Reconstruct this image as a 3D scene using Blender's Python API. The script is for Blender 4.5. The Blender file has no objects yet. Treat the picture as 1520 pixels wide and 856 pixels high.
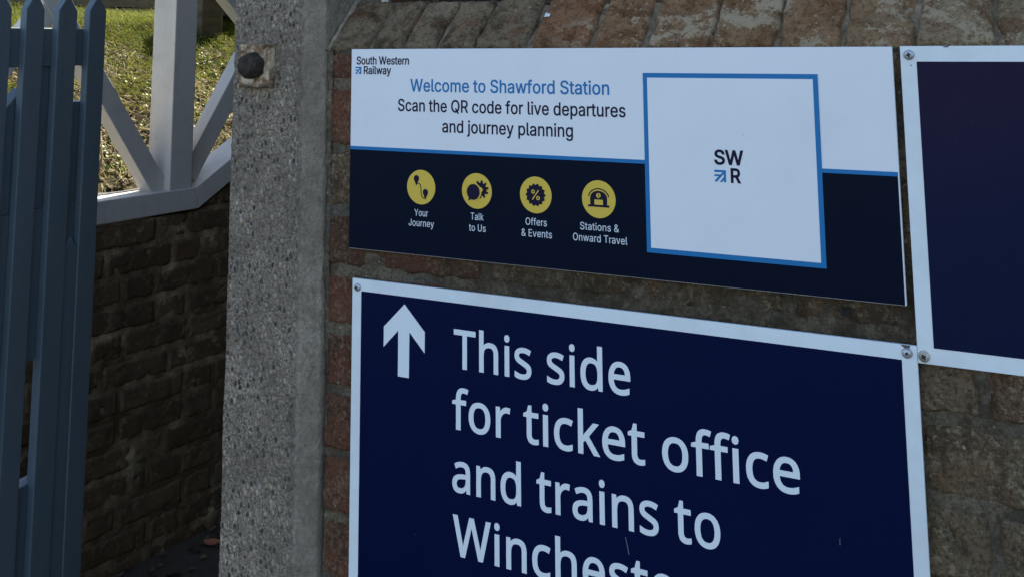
import bpy, bmesh, math, random
import numpy as np
from mathutils import Vector, Matrix, noise
from mathutils.geometry import delaunay_2d_cdt

R = math.radians
sc = bpy.context.scene
COL = sc.collection
rng = np.random.default_rng(7)
random.seed(7)

# ------------------------------------------------------------------ camera
# The sign plane is y = 0 (x along the wall, z up, camera on the -y side).
CAMPOS = Vector((0.7644, -1.0144, 0.2276))
cam = bpy.data.cameras.new('camera')
cam.sensor_width = 36.0
cam.lens = 1587.85 / 1520 * 36.0
cam.shift_y = -(428 + 163.95) / 1520          # the photograph is the lower part of a taller frame
cam.clip_start = 0.02
cam.clip_end = 500
camo = bpy.data.objects.new('camera', cam)
COL.objects.link(camo)
camo.matrix_world = (Matrix.Translation(CAMPOS) @ Matrix.Rotation(0.4975, 4, 'Z') @ Matrix.Rotation(0.1431, 4, 'X')
                     @ Matrix.Rotation(0.0072, 4, 'Y') @ Matrix.Rotation(R(90), 4, 'X'))
sc.camera = camo
FZ = CAMPOS.z - 1.40                            # pavement level

# ------------------------------------------------------------------ light
SUN_DIR = Vector((-0.215, 0.705, 0.675)).normalized()
w = bpy.data.worlds.new('World')
sc.world = w
w.use_nodes = True
nt = w.node_tree
bg = nt.nodes['Background']
sky = nt.nodes.new('ShaderNodeTexSky')
sky.sky_type = 'NISHITA'
sky.sun_disc = False
sky.sun_elevation = math.asin(SUN_DIR.z)
sky.sun_rotation = math.atan2(SUN_DIR.x, SUN_DIR.y)
sky.air_density = 1.0
sky.dust_density = 1.0
nt.links.new(sky.outputs[0], bg.inputs[0])
bg.inputs[1].default_value = 0.10
sl = bpy.data.lights.new('sun', 'SUN')
sl.energy = 5.0
sl.angle = R(0.5)
sl.color = (1.0, 0.91, 0.74)
so = bpy.data.objects.new('sun', sl)
COL.objects.link(so)
so.rotation_euler = SUN_DIR.to_track_quat('Z', 'Y').to_euler()
sc.view_settings.view_transform = 'Standard'
sc.view_settings.look = 'None'
sc.view_settings.gamma = 1
sc.view_settings.exposure = 1.85

# ------------------------------------------------------------------ helpers
def tag(o, label=None, cat=None, group=None, kind=None):
    if label: o['label'] = label
    if cat: o['category'] = cat
    if group: o['group'] = group
    if kind: o['kind'] = kind
    return o

def empty(name, loc=(0, 0, 0), **k):
    o = bpy.data.objects.new(name, None)
    o.empty_display_size = 0.05
    o.location = loc
    COL.objects.link(o)
    return tag(o, **k)

def wloc(o):
    v = Vector((0, 0, 0))
    while o is not None:
        v += Vector(o.location)
        o = o.parent
    return v

def link_mesh(name, me, mat, parent=None, origin=None):
    """vertices are in world space; the object's origin is put at `origin` (default: its parent's)"""
    o = bpy.data.objects.new(name, me)
    COL.objects.link(o)
    pl = wloc(parent) if parent else Vector((0, 0, 0))
    og = Vector(origin) if origin is not None else pl
    me.transform(Matrix.Translation(-og))
    o.parent = parent
    o.location = og - pl
    if mat is not None: me.materials.append(mat)
    return o

def pydata(name, V, F, mat, parent=None, smooth=False, attr=None, origin=None):
    me = bpy.data.meshes.new(name)
    me.from_pydata([tuple(v) for v in V], [], [tuple(f) for f in F])
    me.update()
    if attr is not None:
        a = me.attributes.new('tone', 'FLOAT', 'POINT')
        a.data.foreach_set('value', np.asarray(attr, dtype=np.float32))
    if smooth:
        me.polygons.foreach_set('use_smooth', [True] * len(me.polygons))
    return link_mesh(name, me, mat, parent, origin)

def bm_obj(name, bm, mat, parent=None, bevel=0, seg=2, smooth=False, origin=None):
    if bevel:
        bmesh.ops.bevel(bm, geom=list(bm.edges), offset=bevel, segments=seg, affect='EDGES', profile=0.5, clamp_overlap=True)
    bmesh.ops.recalc_face_normals(bm, faces=bm.faces)
    me = bpy.data.meshes.new(name)
    bm.to_mesh(me)
    bm.free()
    if smooth:
        me.polygons.foreach_set('use_smooth', [True] * len(me.polygons))
    return link_mesh(name, me, mat, parent, origin)

def hexa(bm, P):
    """P: 8 corners, bottom ring then top ring"""
    v = [bm.verts.new(p) for p in P]
    for f in ((0, 3, 2, 1), (4, 5, 6, 7), (0, 1, 5, 4), (1, 2, 6, 5), (2, 3, 7, 6), (3, 0, 4, 7)):
        bm.faces.new([v[i] for i in f])
    return v

def box(bm, a, b):
    (x0, y0, z0), (x1, y1, z1) = a, b
    hexa(bm, [(x0, y0, z0), (x1, y0, z0), (x1, y1, z0), (x0, y1, z0), (x0, y0, z1), (x1, y0, z1), (x1, y1, z1), (x0, y1, z1)])

def prism(bm, poly, f0, f1):
    """extrude a 2-D polygon: f0/f1 map (u, v) to 3-D for the two ends"""
    a = [bm.verts.new(f0(*p)) for p in poly]
    b = [bm.verts.new(f1(*p)) for p in poly]
    bm.faces.new(a)
    bm.faces.new(b[::-1])
    n = len(poly)
    for i in range(n):
        bm.faces.new([a[i], b[i], b[(i + 1) % n], a[(i + 1) % n]])

def lathe(bm, c, axis_y, prof, n=24):
    """prof: (radius, offset along axis) about a -y axis at c"""
    rings = []
    for r, h in prof:
        rings.append([bm.verts.new((c[0] + r * math.cos(2 * math.pi * i / n), c[1] - h * axis_y, c[2] + r * math.sin(2 * math.pi * i / n))) for i in range(n)])
    for k in range(len(rings) - 1):
        for i in range(n):
            bm.faces.new([rings[k][i], rings[k][(i + 1) % n], rings[k + 1][(i + 1) % n], rings[k + 1][i]])
    bm.faces.new(rings[-1])
    bm.faces.new(rings[0][::-1])

# ---- flat lettering: outlines -> triangles by winding number, 0.3 mm thick
def flat(name, contours, y, mat, parent, thick=0.0003):
    pts, edges, segs = [], [], []
    for c in contours:
        b = len(pts)
        n = len(c)
        pts += [Vector(p) for p in c]
        edges += [(b + i, b + (i + 1) % n) for i in range(n)]
        segs.append(np.array(c))
    # work in large units for the triangulator
    S = 1000.0
    vo, eo, fo, *_ = delaunay_2d_cdt([p * S for p in pts], edges, [], 0, 1e-5)
    def wind(x, y_):
        wn = 0
        for c in segs:
            a = c
            b = np.roll(c, -1, 0)
            cr = (b[:, 0] - a[:, 0]) * (y_ - a[:, 1]) - (x - a[:, 0]) * (b[:, 1] - a[:, 1])
            wn += int(np.sum((a[:, 1] <= y_) & (b[:, 1] > y_) & (cr > 0))) - int(np.sum((a[:, 1] > y_) & (b[:, 1] <= y_) & (cr < 0)))
        return wn
    F = []
    for f in fo:
        cx = sum(vo[i].x for i in f) / len(f) / S
        cy = sum(vo[i].y for i in f) / len(f) / S
        if wind(cx, cy) != 0: F.append(list(f))
    bm = bmesh.new()
    vs = [bm.verts.new((v.x / S, y - thick, v.y / S)) for v in vo]
    for f in F:
        try: bm.faces.new([vs[i] for i in f])
        except ValueError: pass
    for v in [v for v in bm.verts if not v.link_faces]: bm.verts.remove(v)
    be = [e for e in bm.edges if len(e.link_faces) == 1]
    ex = bmesh.ops.extrude_edge_only(bm, edges=be)
    for v in [g for g in ex['geom'] if isinstance(g, bmesh.types.BMVert)]: v.co.y = y
    bmesh.ops.recalc_face_normals(bm, faces=bm.faces)
    me = bpy.data.meshes.new(name)
    bm.to_mesh(me)
    bm.free()
    return link_mesh(name, me, mat, parent)

def load_font(s):
    G = {}
    for ln in s.strip('\n').split('\n'):
        ch, rest = ln[0], ln[1:]
        q = rest.split('/')
        G[ch] = (int(q[0]), [np.array([tuple(map(int, p.split(','))) for p in c.split()], float) for c in q[1:]])
    return G

def embolden(c, d):
    """move an outline to its left by d (font outlines fill to their right)"""
    if d == 0: return c
    a = c - np.roll(c, 1, 0)
    b = np.roll(c, -1, 0) - c
    a /= np.maximum(np.linalg.norm(a, axis=1), 1e-9)[:, None]
    b /= np.maximum(np.linalg.norm(b, axis=1), 1e-9)[:, None]
    na = np.stack([-a[:, 1], a[:, 0]], 1)
    nb = np.stack([-b[:, 1], b[:, 0]], 1)
    m = na + nb
    k = 2 / np.maximum((m ** 2).sum(1), 0.9)
    return c + m * k[:, None] * d

def text(name, G, s, x0, x1, zb, cap, y, mat, parent, bold=0, track=0, capunits=509.0):
    """set a line so that its ink runs from x0 to x1, baseline zb, capital height cap"""
    cs, pen = [], 0
    for ch in s:
        adv, gl = G[ch]
        for c in gl:
            cs.append(embolden(c, bold) + np.array([pen, 0]))
        pen += adv + track
    lo = min(c[:, 0].min() for c in cs)
    hi = max(c[:, 0].max() for c in cs)
    kx = (x1 - x0) / (hi - lo)
    kz = cap / (capunits + 2 * bold)
    return flat(name, [np.stack([x0 + (c[:, 0] - lo) * kx, zb + (c[:, 1] + bold) * kz], 1) for c in cs], y, mat, parent)

def circle(cx, cz, r, n=40, rz=None, a0=0):
    return [(cx + r * math.cos(a0 + 2 * math.pi * i / n), cz + (rz or r) * math.sin(a0 + 2 * math.pi * i / n)) for i in range(n)]

def stroke(pts, wd):
    """a polyline with thickness as one outline"""
    P = [Vector(p) for p in pts]
    Lf, Rt = [], []
    for i, p in enumerate(P):
        d = (P[min(i + 1, len(P) - 1)] - P[max(i - 1, 0)]).normalized()
        n = Vector((-d.y, d.x)) * wd / 2
        Lf.append(tuple(p + n)); Rt.append(tuple(p - n))
    return Lf + Rt[::-1]

# ------------------------------------------------------------------ materials
class M:
    def __init__(s, name):
        s.m = bpy.data.materials.new(name)
        s.m.use_nodes = True
        s.t = s.m.node_tree
        s.b = s.t.nodes['Principled BSDF']
        s.co = s.t.nodes.new('ShaderNodeTexCoord').outputs['Object']
    def n(s, k, **kw):
        d = s.t.nodes.new(k)
        for a, v in kw.items(): setattr(d, a, v)
        return d
    def lk(s, a, b): s.t.links.new(a, b)
    def noise(s, scale, det=4, rough=0.6, dist=0, vec=None, stretch=None):
        d = s.n('ShaderNodeTexNoise')
        d.inputs['Scale'].default_value = scale
        d.inputs['Detail'].default_value = det
        d.inputs['Roughness'].default_value = rough
        d.inputs['Distortion'].default_value = dist
        v = vec or s.co
        if stretch:
            mp = s.n('ShaderNodeMapping')
            mp.inputs['Scale'].default_value = stretch
            s.lk(v, mp.inputs[0]); v = mp.outputs[0]
        s.lk(v, d.inputs['Vector'])
        return d.outputs['Fac']
    def voro(s, scale, feature='F1', out='Distance', rnd=1.0, vec=None):
        d = s.n('ShaderNodeTexVoronoi', feature=feature)
        d.inputs['Scale'].default_value = scale
        d.inputs['Randomness'].default_value = rnd
        s.lk(vec or s.co, d.inputs['Vector'])
        return d.outputs[out]
    def ramp(s, f, stops, interp='LINEAR'):
        d = s.n('ShaderNodeValToRGB')
        d.color_ramp.interpolation = interp
        e = d.color_ramp.elements
        while len(e) < len(stops): e.new(0.5)
        for i, (p, c) in enumerate(stops):
            e[i].position = p
            e[i].color = (c, c, c, 1) if isinstance(c, (int, float)) else (*c, 1)
        s.lk(f, d.inputs[0])
        return d.outputs[0]
    def mix(s, f, a, b, blend='MIX'):
        d = s.n('ShaderNodeMix', data_type='RGBA', blend_type=blend)
        for sock, v in ((d.inputs[0], f), (d.inputs[6], a), (d.inputs[7], b)):
            if isinstance(v, (int, float)): sock.default_value = v
            elif isinstance(v, tuple): sock.default_value = (*v, 1)
            else: s.lk(v, sock)
        return d.outputs[2]
    def math(s, op, a, b=0.0, clamp=False):
        d = s.n('ShaderNodeMath', operation=op, use_clamp=clamp)
        for i, v in enumerate((a, b)):
            if isinstance(v, (int, float)): d.inputs[i].default_value = v
            else: s.lk(v, d.inputs[i])
        return d.outputs[0]
    def attr(s, nm='tone'):
        return s.n('ShaderNodeAttribute', attribute_name=nm).outputs['Fac']
    def axis(s, i):
        d = s.n('ShaderNodeSeparateXYZ')
        s.lk(s.co, d.inputs[0])
        return d.outputs[i]
    def bump(s, h, strength=0.5, dist=0.002):
        d = s.n('ShaderNodeBump')
        d.inputs['Strength'].default_value = strength
        d.inputs['Distance'].default_value = dist
        s.lk(h, d.inputs['Height'])
        s.lk(d.outputs[0], s.b.inputs['Normal'])
    def done(s, col=None, rough=0.6, spec=0.5, metal=0):
        if col is not None:
            if isinstance(col, tuple): s.b.inputs['Base Color'].default_value = (*col, 1)
            else: s.lk(col, s.b.inputs['Base Color'])
        if isinstance(rough, (int, float)): s.b.inputs['Roughness'].default_value = rough
        else: s.lk(rough, s.b.inputs['Roughness'])
        s.b.inputs['Specular IOR Level'].default_value = spec
        s.b.inputs['Metallic'].default_value = metal
        return s.m

def mat_brick():
    m = M('weathered_brick')
    t = m.attr()
    base = m.ramp(t, [(0.0, (0.173, 0.064, 0.041)), (0.30, (0.288, 0.106, 0.063)), (0.5, (0.250, 0.144, 0.080)), (0.75, (0.301, 0.207, 0.117)), (1.0, (0.262, 0.190, 0.117))])
    old = m.ramp(t, [(0.30, 0.25), (0.55, 1.0)])
    g = m.noise(18, 6, 0.65)
    base = m.mix(m.math('MULTIPLY', m.ramp(g, [(0.40, 0.0), (0.62, 0.75)]), m.math('ADD', old, 0.15, True)), base, (0.224, 0.172, 0.107))
    s = m.noise(260, 6, 0.75)
    base = m.mix(m.ramp(s, [(0.40, 0.75), (0.54, 0.0)]), base, (0.070, 0.048, 0.029))
    s2 = m.noise(38, 7, 0.78, 0.3)
    base = m.mix(m.ramp(s2, [(0.38, 0.8), (0.50, 0.0)]), base, (0.077, 0.052, 0.031))
    # pale grit where the face has worn open
    gv = m.noise(190, 6, 0.7, 0.0)
    grit = m.math('MULTIPLY', m.ramp(gv, [(0.52, 0.0), (0.60, 0.85)]), m.math('MULTIPLY', m.ramp(m.noise(20, 5, 0.65), [(0.42, 0.1), (0.54, 1.0)]), m.math('ADD', old, 0.2, True)))
    base = m.mix(grit, base, (0.461, 0.362, 0.240))
    sp = m.noise(330, 4, 0.65)
    base = m.mix(m.ramp(sp, [(0.60, 0.0), (0.68, 0.6)]), base, (0.422, 0.310, 0.194))
    v = m.voro(80)
    pale = m.math('MULTIPLY', m.ramp(v, [(0.08, 1.0), (0.16, 0.0)]), m.ramp(m.noise(26, 2), [(0.56, 0.0), (0.62, 0.9)]))
    base = m.mix(pale, base, (0.660, 0.598, 0.469))
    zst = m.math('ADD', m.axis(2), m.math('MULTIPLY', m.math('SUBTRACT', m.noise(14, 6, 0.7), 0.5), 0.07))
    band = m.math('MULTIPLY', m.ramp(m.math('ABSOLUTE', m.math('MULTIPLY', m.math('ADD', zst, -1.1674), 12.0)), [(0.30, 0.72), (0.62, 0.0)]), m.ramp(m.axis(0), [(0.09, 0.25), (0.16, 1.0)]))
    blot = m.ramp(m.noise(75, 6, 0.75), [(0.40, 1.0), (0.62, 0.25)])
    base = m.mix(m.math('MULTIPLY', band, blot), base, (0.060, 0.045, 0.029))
    m.bump(m.math('ADD', m.math('ADD', m.noise(360, 6, 0.8), m.noise(80, 4, 0.6)), m.math('MULTIPLY', gv, 0.8)), 1.0, 0.006)
    return m.done(base, 0.95, 0.12)

def mat_mortar():
    m = M('lime_mortar')
    a = m.noise(16, 5, 0.6)
    base = m.ramp(a, [(0.32, (0.180, 0.157, 0.130)), (0.52, (0.258, 0.209, 0.145)), (0.75, (0.324, 0.259, 0.175))])
    base = m.mix(m.ramp(m.noise(7, 3), [(0.5, 0.0), (0.6, 0.6)]), base, (0.155, 0.140, 0.120))
    base = m.mix(m.ramp(m.noise(28, 7, 0.75, 0.4), [(0.46, 0.0), (0.58, 0.8)]), base, (0.105, 0.083, 0.056))
    s = m.noise(260, 6, 0.8)
    base = m.mix(m.ramp(s, [(0.40, 0.75), (0.54, 0.0)]), base, (0.072, 0.055, 0.038))
    v = m.voro(180)
    base = m.mix(m.math('MULTIPLY', m.ramp(v, [(0.12, 0.8), (0.25, 0.0)]), m.ramp(m.noise(40, 2), [(0.55, 0.0), (0.65, 1.0)])), base, (0.600, 0.506, 0.390))
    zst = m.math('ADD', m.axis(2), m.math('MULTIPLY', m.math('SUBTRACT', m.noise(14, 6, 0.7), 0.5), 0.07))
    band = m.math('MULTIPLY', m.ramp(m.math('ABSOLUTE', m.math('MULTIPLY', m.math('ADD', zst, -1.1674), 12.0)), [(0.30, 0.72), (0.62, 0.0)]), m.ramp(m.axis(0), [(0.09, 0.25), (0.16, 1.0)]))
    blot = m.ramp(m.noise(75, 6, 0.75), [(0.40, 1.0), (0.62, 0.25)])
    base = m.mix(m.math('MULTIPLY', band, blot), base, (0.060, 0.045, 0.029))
    m.bump(m.noise(300, 6, 0.8), 1.0, 0.005)
    return m.done(base, 0.95, 0.1)

def mat_coping():
    m = M('lichen_covered_coping_brick')
    t = m.attr()
    base = m.ramp(t, [(0.0, (0.380, 0.285, 0.180)), (0.30, (0.450, 0.340, 0.220)), (0.45, (0.520, 0.260, 0.135)), (0.7, (0.560, 0.340, 0.180)), (1.0, (0.560, 0.415, 0.250))])
    g = m.noise(30, 7, 0.7, 0.4)
    base = m.mix(m.ramp(g, [(0.38, 0.7), (0.51, 0.0)]), base, (0.264, 0.109, 0.050))
    # dark grimy growth, mostly on the greyer bricks at the left end
    gd = m.math('MULTIPLY', m.ramp(m.noise(24, 7, 0.72, 0.5), [(0.50, 0.0), (0.60, 0.85)]), m.ramp(t, [(0.32, 1.0), (0.6, 0.35)]))
    base = m.mix(gd, base, (0.116, 0.082, 0.047))
    gl = m.math('MULTIPLY', m.ramp(m.noise(17, 6, 0.65, 0.4), [(0.56, 0.0), (0.62, 0.7)]), m.ramp(t, [(0.2, 0.9), (0.5, 0.35)]))
    base = m.mix(gl, base, (0.527, 0.406, 0.263))
    s = m.noise(230, 6, 0.8)
    base = m.mix(m.ramp(s, [(0.38, 0.75), (0.50, 0.0)]), base, (0.109, 0.061, 0.031))
    big = m.noise(19, 4, 0.55, 0.6)
    fine = m.noise(150, 7, 0.8, 0.3)
    x = m.axis(0)
    more = m.ramp(x, [(0.24, 0.0), (0.31, 0.9)])
    thr = m.math('ADD', m.math('MULTIPLY', big, 0.52), m.math('MULTIPLY', fine, 0.48))
    l1 = m.math('MULTIPLY', m.ramp(thr, [(0.540, 0.0), (0.556, 0.95)]), more)
    base = m.mix(l1, base, m.mix(m.noise(60, 5, .7), (0.72, 0.54, 0.34), (0.84, 0.68, 0.48)))
    cells = m.voro(135)
    l2 = m.math('MULTIPLY', m.ramp(m.math('ADD', cells, m.math('MULTIPLY', m.noise(320, 4), 0.3)), [(0.27, 1.0), (0.35, 0.0)]), m.ramp(m.noise(22, 3), [(0.46, 0.0), (0.54, 1.0)]))
    base = m.mix(m.math('MULTIPLY', l2, m.ramp(x, [(0.0, 0.1), (0.3, 1.0)])), base, (0.72, 0.55, 0.34))
    m.bump(m.math('ADD', m.math('ADD', m.noise(300, 7, 0.85), m.math('MULTIPLY', m.noise(60, 5, .7), 1.8)), m.math('MULTIPLY', thr, 1.6)), 1.0, 0.008)
    return m.done(base, 0.95, 0.08)

def mat_sooty():
    m = M('sooty_brick')
    t = m.attr()
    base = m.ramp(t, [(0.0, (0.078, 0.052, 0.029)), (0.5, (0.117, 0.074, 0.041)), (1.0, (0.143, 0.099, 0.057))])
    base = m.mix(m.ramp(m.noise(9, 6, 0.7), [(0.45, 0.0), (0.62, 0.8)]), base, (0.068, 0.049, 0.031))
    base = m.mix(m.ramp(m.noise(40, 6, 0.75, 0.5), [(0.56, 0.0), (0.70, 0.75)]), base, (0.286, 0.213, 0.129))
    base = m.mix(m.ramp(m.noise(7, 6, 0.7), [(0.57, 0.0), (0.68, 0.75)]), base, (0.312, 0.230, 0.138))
    m.bump(m.noise(120, 6, 0.75), 0.7, 0.005)
    return m.done(base, 0.95, 0.1)

def mat_sooty_mortar():
    m = M('sooty_mortar')
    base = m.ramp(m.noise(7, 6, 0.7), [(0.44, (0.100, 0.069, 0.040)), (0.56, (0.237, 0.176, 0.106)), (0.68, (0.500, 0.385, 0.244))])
    m.bump(m.noise(160, 6, 0.75), 0.8, 0.005)
    return m.done(base, 0.95, 0.1)

def mat_aggregate():
    m = M('exposed_aggregate_concrete')
    warp = m.n('ShaderNodeMapping'); warp.inputs['Scale'].default_value = (1.0, 1.0, 0.70); warp.inputs['Rotation'].default_value = (0, .5, 0)
    m.lk(m.co, warp.inputs[0]); v = warp.outputs[0]
    d1 = m.voro(185, vec=v); c1 = m.voro(185, out='Color', vec=v)
    d2 = m.voro(420, vec=v); c2 = m.voro(420, out='Color', vec=v)
    bw1 = m.n('ShaderNodeSeparateColor'); m.lk(c1, bw1.inputs[0])
    bw2 = m.n('ShaderNodeSeparateColor'); m.lk(c2, bw2.inputs[0])
    matrix = m.ramp(m.noise(70, 6, 0.75), [(0.3, (0.291, 0.236, 0.177)), (0.7, (0.564, 0.454, 0.344))])
    matrix = m.mix(m.ramp(m.noise(420, 4, 0.7), [(0.38, 0.8), (0.52, 0.0)]), matrix, (0.117, 0.097, 0.076))
    st1 = m.ramp(bw1.outputs[0], [(0.0, (0.058, 0.053, 0.050)), (0.26, (0.117, 0.100, 0.084)), (0.40, (0.332, 0.271, 0.205)), (0.78, (0.603, 0.490, 0.370)), (0.92, (0.700, 0.552, 0.370)), (1.0, (0.649, 0.586, 0.504))])
    st2 = m.ramp(bw2.outputs[0], [(0.0, (0.078, 0.068, 0.059)), (0.35, (0.195, 0.164, 0.131)), (0.8, (0.642, 0.526, 0.403)), (1.0, (0.649, 0.586, 0.504))])
    f1 = m.math('MULTIPLY', m.ramp(d1, [(0.34, 1.0), (0.46, 0.0)]), m.ramp(bw1.outputs[1], [(0.28, 0.0), (0.32, 1.0)]))
    f2 = m.ramp(d2, [(0.30, 1.0), (0.44, 0.0)])
    base = m.mix(f2, matrix, st2)
    base = m.mix(f1, base, st1)
    # the smooth skin survives along the right-hand arris
    x = m.math('ADD', m.axis(0), m.math('MULTIPLY', m.math('SUBTRACT', m.noise(55, 7, .8), 0.5), 0.030))
    skin = m.ramp(m.math('MULTIPLY', m.math('ADD', x, -0.036), 90.0, True), [(0.0, 0.0), (0.8, 0.8)])
    sk = m.ramp(m.noise(48, 8, 0.82), [(0.34, (0.130, 0.108, 0.080)), (0.52, (0.305, 0.262, 0.205)), (0.72, (0.43, 0.375, 0.30))])
    sk = m.mix(m.ramp(m.noise(320, 5, 0.7), [(0.36, 0.7), (0.48, 0.0)]), sk, (0.137, 0.110, 0.084))
    base = m.mix(skin, base, sk)
    stain = m.ramp(m.noise(8, 6, 0.65), [(0.38, 0.6), (0.56, 0.0)])
    base = m.mix(stain, base, (0.185, 0.149, 0.114), 'MIX')
    h = m.math('ADD', m.math('MULTIPLY', d1, -1.6), m.math('ADD', m.math('MULTIPLY', d2, -0.8), m.math('MULTIPLY', m.noise(420, 5, 0.7), 0.9)))
    h = m.math('ADD', m.math('MULTIPLY', h, m.math('SUBTRACT', 1.0, skin)), m.math('MULTIPLY', m.noise(520, 6, 0.75), 0.5))
    m.bump(h, 1.0, 0.004)
    return m.done(base, 0.85, 0.2)

def mat_plain(name, col, rough=0.5, spec=0.5, var=0.0, scale=30, bump=0, bscale=200, metal=0):
    m = M(name)
    c = col
    if var:
        f = m.noise(scale, 6, 0.65)
        c = m.mix(m.ramp(f, [(0.3, 0.0), (0.7, 1.0)]), tuple(v * (1 - var) for v in col), tuple(min(1, v * (1 + var)) for v in col))
    if bump: m.bump(m.noise(bscale, 5, 0.65), bump, 0.002)
    return m.done(c, rough, spec, metal)

def mat_sign(name, col, rough=0.35, dirt=(0.3, 0.28, 0.25), amount=0.12, spec=0.4):
    """printed panel with a little grime and fine dust specks"""
    m = M(name)
    f = m.ramp(m.noise(7, 6, 0.7), [(0.45, 0.0), (0.75, amount)])
    c = m.mix(f, col, dirt)
    sp = m.math('MULTIPLY', m.ramp(m.voro(60), [(0.035, 1.0), (0.06, 0.0)]), m.ramp(m.noise(11, 2), [(0.60, 0.0), (0.64, 0.55)]))
    c = m.mix(sp, c, tuple(0.4 * v + 0.06 for v in col) if col[0] > 0.3 else tuple(v * 0.7 + 0.10 for v in col))
    r = m.ramp(m.noise(16, 6, 0.7), [(0.3, rough - 0.08), (0.7, rough + 0.12)])
    m.bump(m.noise(5, 2), 0.05, 0.01)
    return m.done(c, r, spec)

def mat_paint(name, col, dirt, amount=0.5, rough=0.5):
    """brushed paint on timber: slight grain, chips and grime"""
    m = M(name)
    g = m.noise(40, 5, 0.6, stretch=(1, 1, 0.08))
    c = m.mix(m.ramp(g, [(0.35, 0.0), (0.7, 0.22)]), col, tuple(v * 0.7 for v in col))
    d = m.noise(13, 7, 0.7, 0.3)
    c = m.mix(m.ramp(d, [(0.52, 0.0), (0.74, amount)]), c, dirt)
    ch = m.noise(90, 4, 0.6)
    c = m.mix(m.ramp(ch, [(0.70, 0.0), (0.75, 0.6)]), c, tuple(v * 0.5 for v in dirt))
    m.bump(m.math('ADD', g, m.math('MULTIPLY', m.noise(250, 4), 0.3)), 0.25, 0.003)
    return m.done(c, rough, 0.35)

def mat_wood(name, a, b, moss=None):
    m = M(name)
    g = m.noise(30, 6, 0.65, 0.5, stretch=(0.15, 0.15, 1))
    c = m.ramp(g, [(0.3, a), (0.7, b)])
    c = m.mix(m.ramp(m.noise(22, 6, 0.7), [(0.5, 0.0), (0.7, 0.7)]), c, tuple(v * 0.45 for v in a))
    if moss:
        c = m.mix(m.ramp(m.noise(9, 5, 0.6), [(0.45, 0.0), (0.62, 0.75)]), c, moss)
    m.bump(m.math('ADD', g, m.noise(140, 5)), 0.9, 0.006)
    return m.done(c, 0.9, 0.15)

def mat_attr(name, stops, rough=0.7, spec=0.2, trans=0):
    m = M(name)
    c = m.ramp(m.attr(), stops)
    m.done(c, rough, spec)
    if trans:
        tr = m.n('ShaderNodeBsdfTranslucent'); m.lk(c, tr.inputs[0])
        mx = m.n('ShaderNodeMixShader'); mx.inputs[0].default_value = trans
        m.lk(m.b.outputs[0], mx.inputs[1]); m.lk(tr.outputs[0], mx.inputs[2])
        out = [n for n in m.t.nodes if n.type == 'OUTPUT_MATERIAL'][0]
        m.lk(mx.outputs[0], out.inputs[0])
    return m.m

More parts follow.
